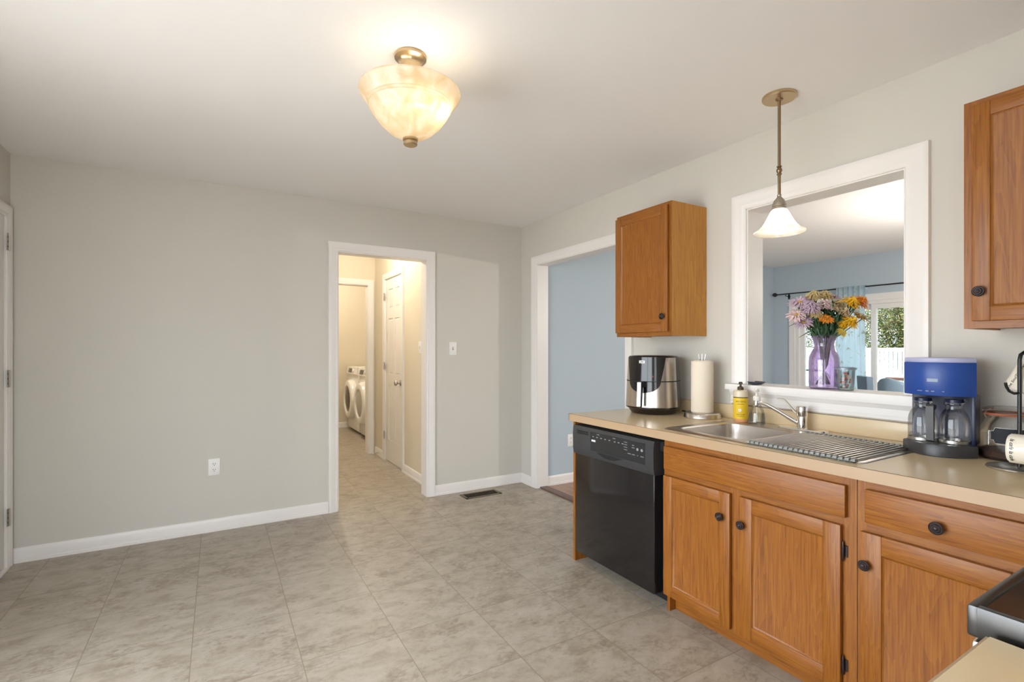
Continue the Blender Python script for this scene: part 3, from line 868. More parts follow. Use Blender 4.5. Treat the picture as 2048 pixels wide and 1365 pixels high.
plate('wall_outlet', 'white outlet on the right wall behind the paper towel roll', 'outlet', (0, 1.955, 1.088), (0, -1, 0), (-1, 0, 0), 'outlet')
plate('wall_outlet', 'white outlet on the blue wall beside the dishwasher', 'outlet', (.40, 3.825, .40), (1, 0, 0), (0, -1, 0), 'outlet')

# ------------------------------------------------------------------ lamps
t = thing('ceiling_lamp', 'semi flush ceiling lamp with alabaster bowl shade, lit', 'lamp', (-1.858, 1.90, 2.085))
cx, cy = -1.858, 1.90
MB().lathe([(0, 2.44), (.060, 2.44), (.064, 2.434), (.062, 2.426), (.052, 2.421), (.047, 2.418), (.040, 2.405), (.042, 2.385), (.046, 2.372), (.040, 2.368), (.012, 2.366), (.010, 2.14)], (cx, cy, 0), n=40).build('canopy', 'brass', t)
bowl = [(.196, 2.296), (.198, 2.290), (.194, 2.280), (.182, 2.262), (.171, 2.249), (.169, 2.243), (.1655, 2.241), (.163, 2.233), (.1595, 2.231), (.157, 2.224), (.146, 2.205), (.120, 2.170), (.086, 2.138), (.052, 2.118), (.020, 2.108), (.020, 2.112), (.050, 2.122), (.083, 2.142), (.117, 2.174), (.142, 2.208), (.165, 2.246), (.178, 2.266), (.190, 2.284), (.192, 2.294), (.196, 2.296)]
M['bowl'] = shade_glass('alabaster_glass', (.78, .67, .49, 1), .22, .03)
MB().lathe(bowl, (cx, cy, 0), n=56).build('shade', 'bowl', t)
MB().lathe([(0, 2.118), (.024, 2.116), (.030, 2.112), (.030, 2.104), (.022, 2.100), (.027, 2.097), (.027, 2.088), (.024, 2.085), (0, 2.085)], (cx, cy, 0), n=28).build('finial', 'brass', t)
M['bulb'] = emit('bulb_glow', (1, .90, .74, 1), 9)
for bx, by, bz in ((.01, -.075, 2.243), (.098, -.055, 2.222)):
    p = Vector((cx+bx, cy+by, bz))
    MB().lathe([(0, -.03), (.018, -.026), (.029, -.008), (.029, .008), (.018, .026), (.012, .04), (0, .042)], p, n=16).build('bulb', 'bulb', t)
    point('bulb_light', p, LAMP_CEILING/2, (1, .88, .72), .04, t)

t = thing('pendant_lamp', 'bronze rod pendant lamp with white bell shade hanging over the sink', 'lamp', (-.298, 1.342, 1.80))
cx, cy = -.298, 1.342
MB().lathe([(0, 2.44), (.070, 2.44), (.072, 2.438), (.072, 2.428), (.069, 2.424), (0, 2.424)], (cx, cy, 0), n=40).build('canopy', 'brass', t)
mb = MB()
mb.lathe([(.016, 2.426), (.016, 2.421), (.010, 2.419), (.0065, 2.415), (.0065, 2.115)], (cx, cy, 0), n=16)
mb.lathe([(.0065, 2.12), (.011, 2.117), (.011, 2.114), (.007, 2.111), (.009, 2.108), (.0125, 2.100), (.0125, 2.095), (.009, 2.088), (.007, 2.085), (.011, 2.082), (.011, 2.079), (.0065, 2.076), (.0065, 1.985)], (cx, cy, 0), n=16)
mb.build('rod', 'bronze_rod', t)
MB().lathe([(.0065, 1.99), (.010, 1.985), (.008, 1.979), (.012, 1.972), (.022, 1.960), (.028, 1.944), (.029, 1.935), (.027, 1.933), (.030, 1.928), (.030, 1.919), (.026, 1.916), (0, 1.916)], (cx, cy, 0), n=28).build('socket_cup', 'pewter', t)
bell = [(.029, 1.920), (.036, 1.912), (.047, 1.890), (.058, 1.868), (.070, 1.848), (.086, 1.830), (.103, 1.820), (.108, 1.816), (.106, 1.812), (.100, 1.816), (.083, 1.826), (.067, 1.843), (.055, 1.864), (.044, 1.886), (.033, 1.908), (.027, 1.916)]
M['bell'] = shade_glass('white_bell_glass', (.90, .84, .70, 1), .42, .03)
MB().lathe(bell, (cx, cy, 0), n=48).build('shade', 'bell', t)
M['bulb2'] = emit('pendant_bulb_glow', (1, .94, .84, 1), 14)
MB().lathe([(0, 1.806), (.018, 1.809), (.028, 1.822), (.030, 1.838), (.025, 1.856), (.016, 1.874), (.013, 1.90)], (cx, cy, 0), n=24).build('bulb', 'bulb2', t)
point('bulb_light', (cx, cy, 1.838), LAMP_PENDANT, (1, .93, .82), .03, t)

def dome_lamp(label, x, y, e, col):
    t = thing('dome_lamp', label, 'lamp', (x, y, H-.09))
    MB().lathe([(0, H), (.15, H), (.15, H-.02), (.142, H-.022)], (x, y, 0), n=32).build('base', 'nickel', t)
    MB().lathe([(.14, H-.02), (.125, H-.055), (.08, H-.08), (0, H-.09)], (x, y, 0), n=32).build('shade', 'bell', t)
    point('bulb_light', (x, y, H-.05), e, col, .05, t)
dome_lamp('dome lamp on the hall ceiling, hidden above the doorway', -1.35, 5.0, LAMP_HALL, (1, .93, .83))
dome_lamp('dome lamp on the laundry ceiling, hidden above the doorway', -1.3, 7.3, LAMP_LAUNDRY, (1, .93, .83))
t = thing('pendant_lamp', 'dining room pendant lamp with white globe, out of view past the opening', 'lamp', (2.35, 1.2, 1.75))
MB().lathe([(0, H), (.06, H), (.06, H-.02), (.006, H-.025), (.006, 1.91)], (2.35, 1.2, 0), n=20).build('rod', 'bronze_rod', t)
MB().lathe([(.03, 1.92), (.07, 1.90), (.10, 1.85), (.10, 1.81), (.07, 1.76), (0, 1.75)], (2.35, 1.2, 0), n=28).build('shade', 'bell', t)
point('bulb_light', (2.35, 1.2, 1.83), LAMP_DINING, (1, .97, .95), .06, t)

# ------------------------------------------------------------------ things on the worktop
# air fryer (front faces -y in its own frame, turned towards the room)
t = thing('air_fryer', 'stainless and black air fryer on the far end of the worktop', 'air fryer', (-.205, 2.197, ZC), R(-90+22))
def fr(z):      # body radius by height
    return .166 - (z-.04)/.305*.015
def se(a, r):   # rounded square section
    c, s_ = math.cos(a), math.sin(a); p = 2.5
    k = (abs(c)**p + abs(s_)**p)**(-1/p)
    k = 1 + (k-1)*.55
    return r*k*c/1.04, r*k*s_/1.04
def ring_f(r, z, n=64): return [(*se(2*PI*i/n, r), z) for i in range(n)]
prof = [(.128, .0), (.134, .004), (.150, .028), (.1655, .037), (.1665, .043)] + [(fr(z), z) for z in (.08, .14, .20, .26, .31, .335)] + [(.149, .344), (.142, .349), (.10, .352), (0.001, .353)]
MB().loops([ring_f(r, z) for r, z in prof]).build('body', 'brown_black', t, local=True)
def patch(z0, z1, aw0, aw1, off, thick=.0012, nz=10, na=40, c=-PI/2, fn=None):
    """curved plate on the body; aw: half width in radians at bottom / top (or fn(z)->(lo, hi))"""
    mb = MB(); G = []
    for j in range(nz+1):
        z = z0+(z1-z0)*j/nz
        lo, hi = fn(z) if fn else (-(aw0+(aw1-aw0)*j/nz), aw0+(aw1-aw0)*j/nz)
        row = []
        for i in range(na+1):
            a = c+lo+(hi-lo)*i/na
            row.append(mb.bm.verts.new((*se(a, fr(z)+off), z)))
        G.append(row)
    for j in range(nz):
        for i in range(na):
            mb.face([G[j][i], G[j][i+1], G[j+1][i+1], G[j+1][i]])
    return mb
patch(.046, .196, R(81), R(81), .0012, na=60).build('drawer_front', 'steel_z', t, local=True)
patch(.202, .338, R(81), R(81), .0012, na=60).build('upper_shell', 'steel_z', t, local=True)
def shield(z):
    # wide at the top, narrowing to a rounded point under the seam
    if z > .20: w = R(37) + (z-.20)/.138*R(12)
    else: w = R(37)*math.sqrt(max(0, 1-((.20-z)/.070)**2))
    return (-w, w)
patch(.130, .342, 0, 0, .0030, nz=40, na=30, fn=shield).build('control_panel', 'black_gloss', t, local=True)
mb = MB()
for z in (.197, .2005):
    pass
mb.loops([[(*se(2*PI*i/64, fr(.197)+.0034), z) for i in range(64)] for z in (.1965, .2005)], cap0=False, cap1=False)
mb.build('seam', 'black_matte', t, local=True)
hy = -(fr(.12)+.04)
mb = MB()
mb.box(-.012, .012, -.205, -.15, .165, .196, .005)
mb.prism([(-.170, .198), (-.214, .198), (-.222, .060), (-.216, .050), (-.204, .050), (-.200, .060), (-.192, .160)], 'x', -.0125, .0125)
hd = mb.build('handle', 'black', t, local=True)
mb = MB().prism([(-.2145, .196), (-.2165, .196), (-.2255, .058), (-.2215, .053)], 'x', -.0105, .0105)
mb.build('handle_plate', 'steel_z', hd, local=True)
mb = MB().box(.028, .062, -.1625, -.1575, .312, .326)
m_ = Matrix.Rotation(0, 4, 'Z')
b_ = patch(.306, .322, 0, 0, .0036, nz=2, na=8, fn=lambda z: (R(-11), R(3))).build('brand_badge', 'white_mark', t, local=True)
patch(.312, .316, 0, 0, .0040, nz=1, na=8, fn=lambda z: (R(-8), R(0))).build('badge_print', 'black', b_, local=True)
patch(.224, .232, 0, 0, .0036, nz=1, na=4, fn=lambda z: (R(19), R(22))).build('power_button', mat('red_light', (.28, .02, .02, 1), .3), t, local=True)
mb.bm.free()
t2 = MB().tube([(-.06, 2.10, ZC+.012), (-.045, 2.06, ZC+.007), (-.04, 2.0, ZC+.006), (-.03, 1.95, ZC+.006)], .004, 8).build('power_cord', 'black')
tag(t2, 'short black power cord lying behind the air fryer', 'cord')

# paper towel holder
hx, hy = -.135, 1.893
t = thing('paper_towel_holder', 'steel paper towel holder with round weighted base', 'holder', (hx, hy, ZC))
MB().lathe([(0, 0), (.099, 0), (.101, .004), (.097, .022), (.092, .030), (.088, .032), (0, .033)], (hx, hy, ZC), n=48).build('base', 'steel', t)
mb = MB().lathe([(0, .03), (.006, .03), (.006, .335), (0, .335)], (hx, hy, ZC), n=12)
mb.build('post', 'nickel', t)
mb = MB()
for a in (-.018, 0, .018):
    mb.tube([(hx+a*.7*.86, hy-a*.7*.5, ZC+.326), (hx+a*.86, hy-a*.5, ZC+.345), (hx+a*1.1*.86, hy-a*1.1*.5, ZC+.362)], .003, 8)
mb.build('finial', 'nickel', t)
t = thing('paper_towel_roll', 'cream paper towel roll standing on the steel holder', 'paper towel', (hx, hy, ZC+.033))
MB().lathe([(.020, .0335), (.059, .0335), (.0605, .036), (.0605, .320), (.059, .322), (.045, .3222), (.044, .326), (.020, .326), (.020, .0335)], (hx, hy, ZC), n=56).build('roll', 'paper', t)

# soap bottles on the sink deck
sx, sy = -.105, 1.672
t = thing('soap_bottle', 'yellow labelled dish soap bottle with dark pump, behind the sink', 'soap', (sx, sy, ZC+.004))
M['soap_pink'] = mat('soap_pink', srgb(232, 168, 120), .3)
M['soap_cream'] = mat('soap_cream', srgb(226, 210, 182), .3)
M['label_yellow'] = mat('label_yellow', srgb(240, 200, 40), .5)
M['label_dark'] = mat('label_dark', srgb(96, 82, 20), .5)
z = ZC+.004
mb = MB().lathe([(0, 0), (.033, 0), (.0355, .004), (.0355, .022)], (sx, sy, z), n=36)
mb.mi = 1; mb.lathe([(.0355, .022), (.0355, .155), (.034, .164), (.028, .168), (.014, .169), (.014, .172), (0, .172)], (sx, sy, z), n=36)
bt = mb.build('bottle', ['soap_pink', 'soap_cream'], t)
MB().lathe([(.0359, .016), (.0362, .016), (.0362, .128), (.0359, .128)], (sx, sy, z), n=36).build('label', 'label_yellow', bt)
MB().lathe([(.0363, .127), (.0365, .127), (.0365, .132), (.0363, .132)], (sx, sy, z), n=36).build('label_band', 'label_dark', bt)
cd = (Vector((cam.location.x, cam.location.y, 0)) - Vector((sx, sy, 0))).normalized()
def wrap_text(txt, size, cx, cy, z, rad, ang0, shear=0, ex=.0003):
    """text wrapped round a vertical cylinder, centred on the direction ang0"""
    me = text_mesh(txt, size, ex, shear)
    mb = MB(); mb.add_mesh(me, Matrix.Identity(4))
    for v in mb.bm.verts:
        a = ang0 + v.co.x/rad; r = rad + v.co.z
        v.co = Vector((cx + r*math.cos(a), cy + r*math.sin(a), z + v.co.y))
    return mb
ang = math.atan2(cd.y, cd.x)
wrap_text("MEYER'S", .0135, sx, sy, z+.108, .0364, ang).build('label_text', 'label_dark', bt)
wrap_text("DISH SOAP", .009, sx, sy, z+.040, .0364, ang).build('label_text', 'label_dark', bt)
for zz, h_ in ((.094, .0022), (.030, .0018)):
    mb = MB(); L = []
    for i in range(9):
        a = ang - .5 + i*.125
        L.append([(sx+r*math.cos(a), sy+r*math.sin(a), z+q) for r, q in ((.0363, zz), (.0366, zz), (.0366, zz+h_), (.0363, zz+h_))])
    mb.loops(L).build('label_rule', 'label_dark', bt)
fd = Vector((math.cos(ang-.1), math.sin(ang-.1), 0))
fl = MB()
for k in range(8):
    a = k*PI/4
    up = Vector((0, 0, 1)); rt = up.cross(fd)
    p = Vector((sx, sy, z+.063)) + fd*.0366 + (rt*math.cos(a)+up*math.sin(a))*.0055
    fl.lathe([(0, 0), (.0032, 0), (.0030, .0005), (0, .0006)], p, fd, 10)
fl.build('label_flower', 'white_plastic', bt)
M['pump_dark'] = mat('pump_dark', srgb(66, 52, 34), .4)
pm = MB().lathe([(.015, .166), (.016, .168), (.016, .182), (.013, .186), (.006, .188), (.005, .196), (.009, .198), (.010, .206), (.008, .211), (0, .212)], (sx, sy, z), n=20)
pm.tube([(sx, sy, z+.203), (sx+cd.x*.016, sy+cd.y*.016, z+.203), (sx+cd.x*.026, sy+cd.y*.026, z+.198)], [.0055, .0045, .0035], 10)
pm.build('pump', 'pump_dark', t)

sx, sy = -.112, 1.574
t = thing('soap_dispenser', 'clear soap dispenser with white pump, between dish soap and faucet', 'soap', (sx, sy, ZC+.004))
MB().lathe([(0, 0), (.036, 0), (.041, .006), (.040, .03), (.036, .058), (.028, .085), (.019, .10), (.016, .112), (.016, .125)], (sx, sy, z), n=36).build('bottle', 'glass', t)
M['soap_clear'] = thin_glass('clear_liquid_soap', (.90, .93, .91, 1), .05)
MB().lathe([(0, .003), (.035, .003), (.039, .008), (.038, .03), (.0345, .056), (0, .056)], (sx, sy, z), n=36).build('liquid', 'soap_clear', t)
M['pump_white'] = mat('pump_white', srgb(236, 230, 222), .4)
pm = MB().lathe([(0, .122), (.018, .122), (.018, .142), (.015, .145), (.007, .147), (.006, .165), (.012, .167), (.013, .178), (.010, .184), (0, .185)], (sx, sy, z), n=20)
pm.tube([(sx, sy, z+.172), (sx-.018, sy-.010, z+.172), (sx-.03, sy-.018, z+.167)], [.006, .005, .004], 10)
pm.tube([(sx, sy, z+.125), (sx, sy, z+.02)], .0025, 6)
pm.build('pump', 'pump_white', t)

# coffee maker: blue upper tones are partly lens flare put into the colour
t = thing('coffee_maker', 'coffee maker with black base, housing tinted by blue lens flare, two glass carafes, right of the drying rack', 'coffee maker', (-.150, .797, ZC), R(-90+9))
M['coffee_flare_blue'] = mat('flare_blue_plastic', srgb(34, 72, 150), .35)
M['coffee_flare_navy'] = mat('flare_navy_plastic', srgb(12, 26, 62), .35)
M['coffee_flare_lid'] = mat('flare_lilac_lid', srgb(176, 178, 208), .35)
def cm(hw, y0, y1, bulge, n=20, tp=.70):      # outline: straight tapered back, bulging front (front = -y)
    P = [(hw*tp, y1), (-hw*tp, y1)]
    for i in range(n+1):
        f = i/n; x = -hw + 2*hw*f
        P.append((x, y0 - bulge*(1-abs(2*f-1)**2.2)))
    return P
def slab(z0, z1, hw, y0, y1, b, e=.003, tp=.70):
    return MB().loops([[(x*(1-.02), y*(1-.02), z0) for x, y in cm(hw, y0, y1, b, tp=tp)], [(x, y, z0+e) for x, y in cm(hw, y0, y1, b, tp=tp)], [(x, y, z1-e) for x, y in cm(hw, y0, y1, b, tp=tp)], [(x*.985, y*.985, z1) for x, y in cm(hw, y0, y1, b, tp=tp)]])
slab(0, .044, .108, -.045, .115, .072).build('base', 'charcoal', t, local=True)
slab(.044, .222, .098, .045, .110, 0, tp=.55).build('tower', 'coffee_flare_navy', t, local=True)
MB().box(.088, .100, -.035, .06, .043, .222, .003).build('side_column', 'coffee_flare_navy', t, local=True)
uh = slab(.221, .343, .104, -.046, .112, .052).build('upper_housing', 'coffee_flare_blue', t, local=True)
slab(.343, .360, .103, -.044, .110, .050).build('lid', 'coffee_flare_lid', t, local=True)
def cm_front(x, hw=.104, y0=-.046, b=.052): return y0 - b*(1-abs(x/hw)**2.2)
mb = MB()
mb.loops([[(x, cm_front(x)-.0012, z) for x in (-.026, -.016, -.004, .006)] for z in (.272, .284)], close=False, cap0=False, cap1=False)
mb.build('clock_display', mat('display_grey', (.16, .22, .33, 1), .2), uh, local=True)
for a, b in ((-.056, -.041), (-.030, -.021), (-.013, -.004), (.018, .024)):
    MB().loops([[(x, cm_front(x)-.0012, z) for x in (a, b)] for z in (.236, .2388)], close=False, cap0=False, cap1=False).build('button_print', 'grey_mark', uh, local=True)
for cx in (-.052, .040):
    k = .88
    prof = [(0, 0), (.047, 0), (.051, .004), (.0515, .03), (.0515, .075), (.048, .096), (.038, .116), (.030, .124), (.029, .136), (.034, .142), (.034, .147), (.030, .149)]
    cf = MB().lathe([(r*k, z) for r, z in prof], (cx, -.022, .0455), n=36).build('carafe', 'glass', t, local=True)
    MB().lathe([(.0505*k, 0), (.0525*k, 0), (.0525*k, .010), (.0505*k, .010)], (cx, -.022, .0465), n=36).build('band', 'nickel', cf, local=True)
    MB().lathe([(0, .149), (.031*k, .149), (.031*k, .160), (0, .162)], (cx, -.022, .0455), n=28).build('carafe_lid', 'coffee_flare_navy', cf, local=True)
    if cx < 0:
        hb = MB().prism([(-.050, .182), (-.098, .190), (-.104, .182), (-.100, .056), (-.086, .049), (-.080, .056), (-.082, .166), (-.055, .170)], 'x', cx+.024, cx+.046)
        hb.build('carafe_handle', 'charcoal', cf, local=True)

# glass jar with wire bail
jx, jy = -.088, .625
t = thing('glass_jar', 'clip top glass jar with copper coloured seal and dark chalk label', 'jar', (jx, jy, ZC))
MB().lathe([(0, .004), (.070, .004), (.078, .002), (.082, .012), (.083, .085), (.079, .115), (.068, .136), (.063, .146), (.064, .150), (.068, .154), (.066, .160)], (jx, jy, ZC), n=48).build('jar_body', 'glass', t)
MB().lathe([(.060, .158), (.070, .158), (.072, .162), (.070, .166), (.060, .166)], (jx, jy, ZC), n=48).build('seal', mat('copper_seal', srgb(160, 94, 66), .4), t)
MB().lathe([(.072, .167), (.073, .170), (.070, .180), (.055, .186), (0, .187)], (jx, jy, ZC), n=48).build('lid', 'glass', t)
M['coffee'] = mat('ground_coffee', srgb(62, 40, 28), .9)
MB().lathe([(0, .006), (.068, .006), (.078, .012), (.079, .030), (.05, .040), (.0, .032)], (jx, jy, ZC), n=40).build('ground_coffee', 'coffee', t)
ja = math.atan2(cam.location.y-jy, cam.location.x-jx)
def jar_patch(w, z0, z1, notch, off, n=24):
    mb = MB(); G = []
    for i in range(n+1):
        a = ja - w + 2*w*i/n
        e = (w-abs(a-ja))*.083
        nt = notch if e < notch else 0
        r = (.0832+off)
        G.append([mb.bm.verts.new((jx+r*math.cos(a), jy+r*math.sin(a), ZC+zz)) for zz in (z0+nt, z1-nt)])
    for a, b in zip(G, G[1:]): mb.face([a[0], b[0], b[1], a[1]])
    return mb
lb = jar_patch(.60, .062, .118, .012, .0002).build('label_border', 'white_mark', t)
jar_patch(.590, .0632, .1168, .0118, .0007).build('chalk_label', mat('chalk_black', (.012, .013, .02, 1), .7), t)
wd = Vector((-math.sin(ja), math.cos(ja), 0))   # sideways
sgn = 1
left = Vector((-cam.matrix_basis.to_3x3().col[0].x, -cam.matrix_basis.to_3x3().col[0].y, 0)).normalized()
mb = MB(); c0 = Vector((jx, jy, ZC))
for s_ in (-.007, .007):
    o_ = Vector((math.cos(ja), math.sin(ja), 0))*s_
    mb.tube([c0+left*.066+o_+Vector((0, 0, .150)), c0+left*.085+o_+Vector((0, 0, .152)), c0+left*.090+o_+Vector((0, 0, .165)), c0+left*.078+o_+Vector((0, 0, .178)), c0+left*.066+o_+Vector((0, 0, .180))], .0017, 8)
mb.build('wire_bail', 'nickel', t)

# mug tree with two mugs
tx, ty = -.262, .556
t = thing('mug_tree', 'black wire mug tree on a round metal base at the picture edge', 'mug tree', (tx, ty, ZC))
MB().lathe([(0, 0), (.080, 0), (.082, .003), (.080, .007), (.076, .008), (0, .009)], (tx, ty, ZC), n=56).build('base', 'nickel', t)
rt = -left
mb = MB()
T0 = Vector((tx, ty, ZC))
def off(a, h, d=0): return T0 + rt*a + Vector((0, 0, h)) + Vector((math.cos(ja), math.sin(ja), 0))*d
mb.tube([off(-.0, .006), off(-.0, .357), off(.004, .375), off(.016, .383), off(.032, .383), off(.044, .375), off(.048, .357), off(.048, .006)], .0055, 12)
mb.build('post', 'black', t)
for s_, h_ in ((-1, .250), (1, .262)):
    b0 = 0 if s_ < 0 else .048
    MB().tube([off(b0, h_, .0), off(b0+s_*.018, h_-.002, .002), off(b0+s_*.034, h_+.006, .003), off(b0+s_*.043, h_+.020, .004), off(b0+s_*.046, h_+.034, .004)], .0042, 10).build('hook', 'black', t)
MB().tube([off(.024, .085, .004), off(.024, .085, .085), off(.024, .097, .10)], .0042, 10).build('hook', 'black', t)
def mug(label, base, axis, handle, txt, tsz, tz):
    """mug whose foot is at base, opening along axis"""
    t = thing('mug', label, 'mug', base)
    ax = Vector(axis).normalized(); hd = Vector(handle); hd = (hd - ax*hd.dot(ax)).normalized()
    m = frame_mtx(base, hd, ax)       # local: x handle, y axis, z side
    def put(mb): mb.bm.transform(m); return mb
    put(MB().lathe([(0, 0), (.040, 0), (.0445, .005), (.0455, .09), (.045, .092), (.0435, .09), (.041, .01), (0, .008)], (0, 0, 0), (0, 1, 0), 36)).build('cup', 'mug_white', t)
    put(MB().tube([(.043, .075, 0), (.062, .072, 0), (.072, .055, 0), (.070, .035, 0), (.056, .022, 0), (.043, .020, 0)], .0055, 10)).build('handle', 'mug_white', t)
    # lettering round the cup
    for a0, tx_, along in txt:
        me = text_mesh(tx_, tsz, .0002, .3)
        mb = MB().add_mesh(me, Matrix.Identity(4))
        for v in mb.bm.verts:
            r = .0458+v.co.z
            a, q = (a0 + v.co.y/.0455, tz+v.co.x) if along else (a0 - v.co.x/.0455, tz+v.co.y)
            v.co = Vector((r*math.cos(a), q, r*math.sin(a)))
        put(mb).build('lettering', 'black', t)
    return t
M['mug_white'] = mat('mug_cream_white', srgb(238, 230, 214), .25)
fwd = Vector((math.cos(ja), math.sin(ja), 0))
rr = Vector((-math.sin(ja), math.cos(ja), 0))
mug('cream mug with black script hanging from the upper hook of the mug tree', off(.000, .250, -.052), (Vector((0, 0, .87)) + rr*.42).normalized(), (-fwd), [(PI+.72, 'the SoulTime Fam', True)], .0125, .047)
mug('cream mug with a ring of script, hung sideways low on the mug tree', off(-.034, .088, .120) , rr + fwd*.22, -fwd, [(PI, 'la cafe la cafe', False), (PI*1.75, 'cafe la cafe la', False), (PI*.4, 'la cafe la', False)], .014, .014)

# ------------------------------------------------------------------ things on the pass-through sill
dx, dy = .03, 1.672
t = MB().lathe([(0, 0), (.026, 0), (.034, .004), (.046, .012), (.049, .017), (.046, .017), (.034, .010), (0, .006)], (dx, dy, SZ), n=36, sx=.9).build('dish', mat('dark_blue_grey_glaze', srgb(66, 72, 84), .25))
tag(t, 'small dark shallow dish on the left end of the sill', 'dish')
vx, vy = .068, 1.335
t = thing('vase', 'purple mottled glass vase on the sill holding the bouquet', 'vase', (vx, vy, SZ))
def vase_glass():
    m = thin_glass('purple_mottled_glass', (.80, .66, .92, 1), .2, .06)
    n, l = m.node_tree.nodes, m.node_tree.links
    tr = [x for x in n if x.type == 'BSDF_TRANSPARENT'][0]
    tc = n.new('ShaderNodeTexCoord'); w_ = n.new('ShaderNodeTexNoise'); w_.inputs['Scale'].default_value = 40
    l.new(tc.outputs['Object'], w_.inputs['Vector'])
    wv = n.new('ShaderNodeVectorMath'); wv.operation = 'MULTIPLY_ADD'; wv.inputs[1].default_value = (.02, .02, .02)
    l.new(w_.outputs['Color'], wv.inputs[0]); l.new(tc.outputs['Object'], wv.inputs[2])
    t_ = n.new('ShaderNodeTexVoronoi'); t_.feature = 'DISTANCE_TO_EDGE'; t_.inputs['Scale'].default_value = 95
    l.new(wv.outputs[0], t_.inputs['Vector'])
    cr = n.new('ShaderNodeValToRGB'); cr.color_ramp.elements[0].position = .03; cr.color_ramp.elements[0].color = (.84, .70, .92, 1)
    cr.color_ramp.elements[1].position = .22; cr.color_ramp.elements[1].color = (1, .97, 1, 1)
    l.new(t_.outputs['Distance'], cr.inputs['Fac']); l.new(cr.outputs[0], tr.inputs[0])
    df = n.new('ShaderNodeBsdfTranslucent'); df.inputs[0].default_value = (.74, .70, .88, 1)
    mx = n.new('ShaderNodeMixShader'); mx.inputs[0].default_value = .16
    out = n['Material Output']; src = out.inputs[0].links[0].from_socket
    l.new(src, mx.inputs[1]); l.new(df.outputs[0], mx.inputs[2]); l.new(mx.outputs[0], out.inputs[0])
    return m
M['vase_glass'] = vase_glass()
MB().lathe([(r_*.90, z_*1.0) for r_, z_ in [(0, .0), (.066, 0), (.072, .006), (.0735, .03), (.0735, .135), (.071, .155), (.064, .175), (.054, .192), (.048, .204), (.047, .216), (.052, .236), (.060, .256), (.0615, .262), (.058, .258), (.049, .234), (.044, .214), (.046, .202), (.061, .173), (.068, .153), (.0705, .13), (.0705, .012), (0, .008)]], (vx, vy, SZ), n=48).build('glass_body', 'vase_glass', t)

# bouquet: every bloom is placed where its stem carries it
CU = cam.location
yaw = R(30.604)
RT = Vector((math.cos(yaw), -math.sin(yaw), 0)); FW = Vector((math.sin(yaw), math.cos(yaw), 0))
VC = Vector((vx, vy, SZ))
petal_m = {}
def pm_(k, c, rough=.6):
    if k not in petal_m:
        m = mat('petal_'+k, c, rough); b = m.node_tree.nodes['Principled BSDF']
        b.inputs['Subsurface Weight'].default_value = 0
        petal_m[k] = m
    return petal_m[k]
LIL = ('lilac', srgb(190, 166, 184)); PNK = ('pink', srgb(220, 192, 192)); TAN = ('tan', srgb(206, 184, 130)); YEL = ('yellow', srgb(246, 196, 36)); ORA = ('orange', srgb(240, 150, 40)); CRM = ('cream', srgb(222, 196, 158)); GLD = ('gold', srgb(206, 160, 60)); PLY = ('straw', srgb(222, 200, 96))
def bloom(parent, c, d, r, col, dbl, rng):
    d = d.normalized(); u = d.orthogonal().normalized(); w = d.cross(u)
    mb = MB()
    layers = [(1.0, .02, 24), (.96, .22, 22), (.84, .42, 20), (.68, .60, 17), (.48, .75, 13), (.26, .85, 8)] if dbl else [(1.0, .08, 24), (.92, .22, 21), (.76, .34, 16)]
    for rad, lift, n in layers:
        for k in range(n):
            a = 2*PI*(k + rng.random()*.6)/n
            rd = u*math.cos(a) + w*math.sin(a); tg = d.cross(rd)
            rr = r*rad*(.84+.3*rng.random()); lf = r*lift*(.8+.4*rng.random()); dr = r*rng.uniform(-.12, .06)
            wd_ = r*.085
            b0 = c + rd*r*.08 + d*lf*.3
            m1 = c + rd*rr*.60 + d*(lf*.85+r*.05); e1 = c + rd*rr + d*(lf*.75 + dr)
            p = [b0 - tg*wd_*.5, b0 + tg*wd_*.5, m1 + tg*wd_, e1 + tg*wd_*.6, e1 + rd*r*.05, e1 - tg*wd_*.6, m1 - tg*wd_]
            vs = [mb.bm.verts.new(q) for q in p]; mm = mb.bm.verts.new(m1 - d*r*.03)
            for i in range(len(vs)): mb.face([vs[i], vs[(i+1) % len(vs)], mm])
    return mb.build('petals', pm_(*col), parent, recalc=False, smooth=False)
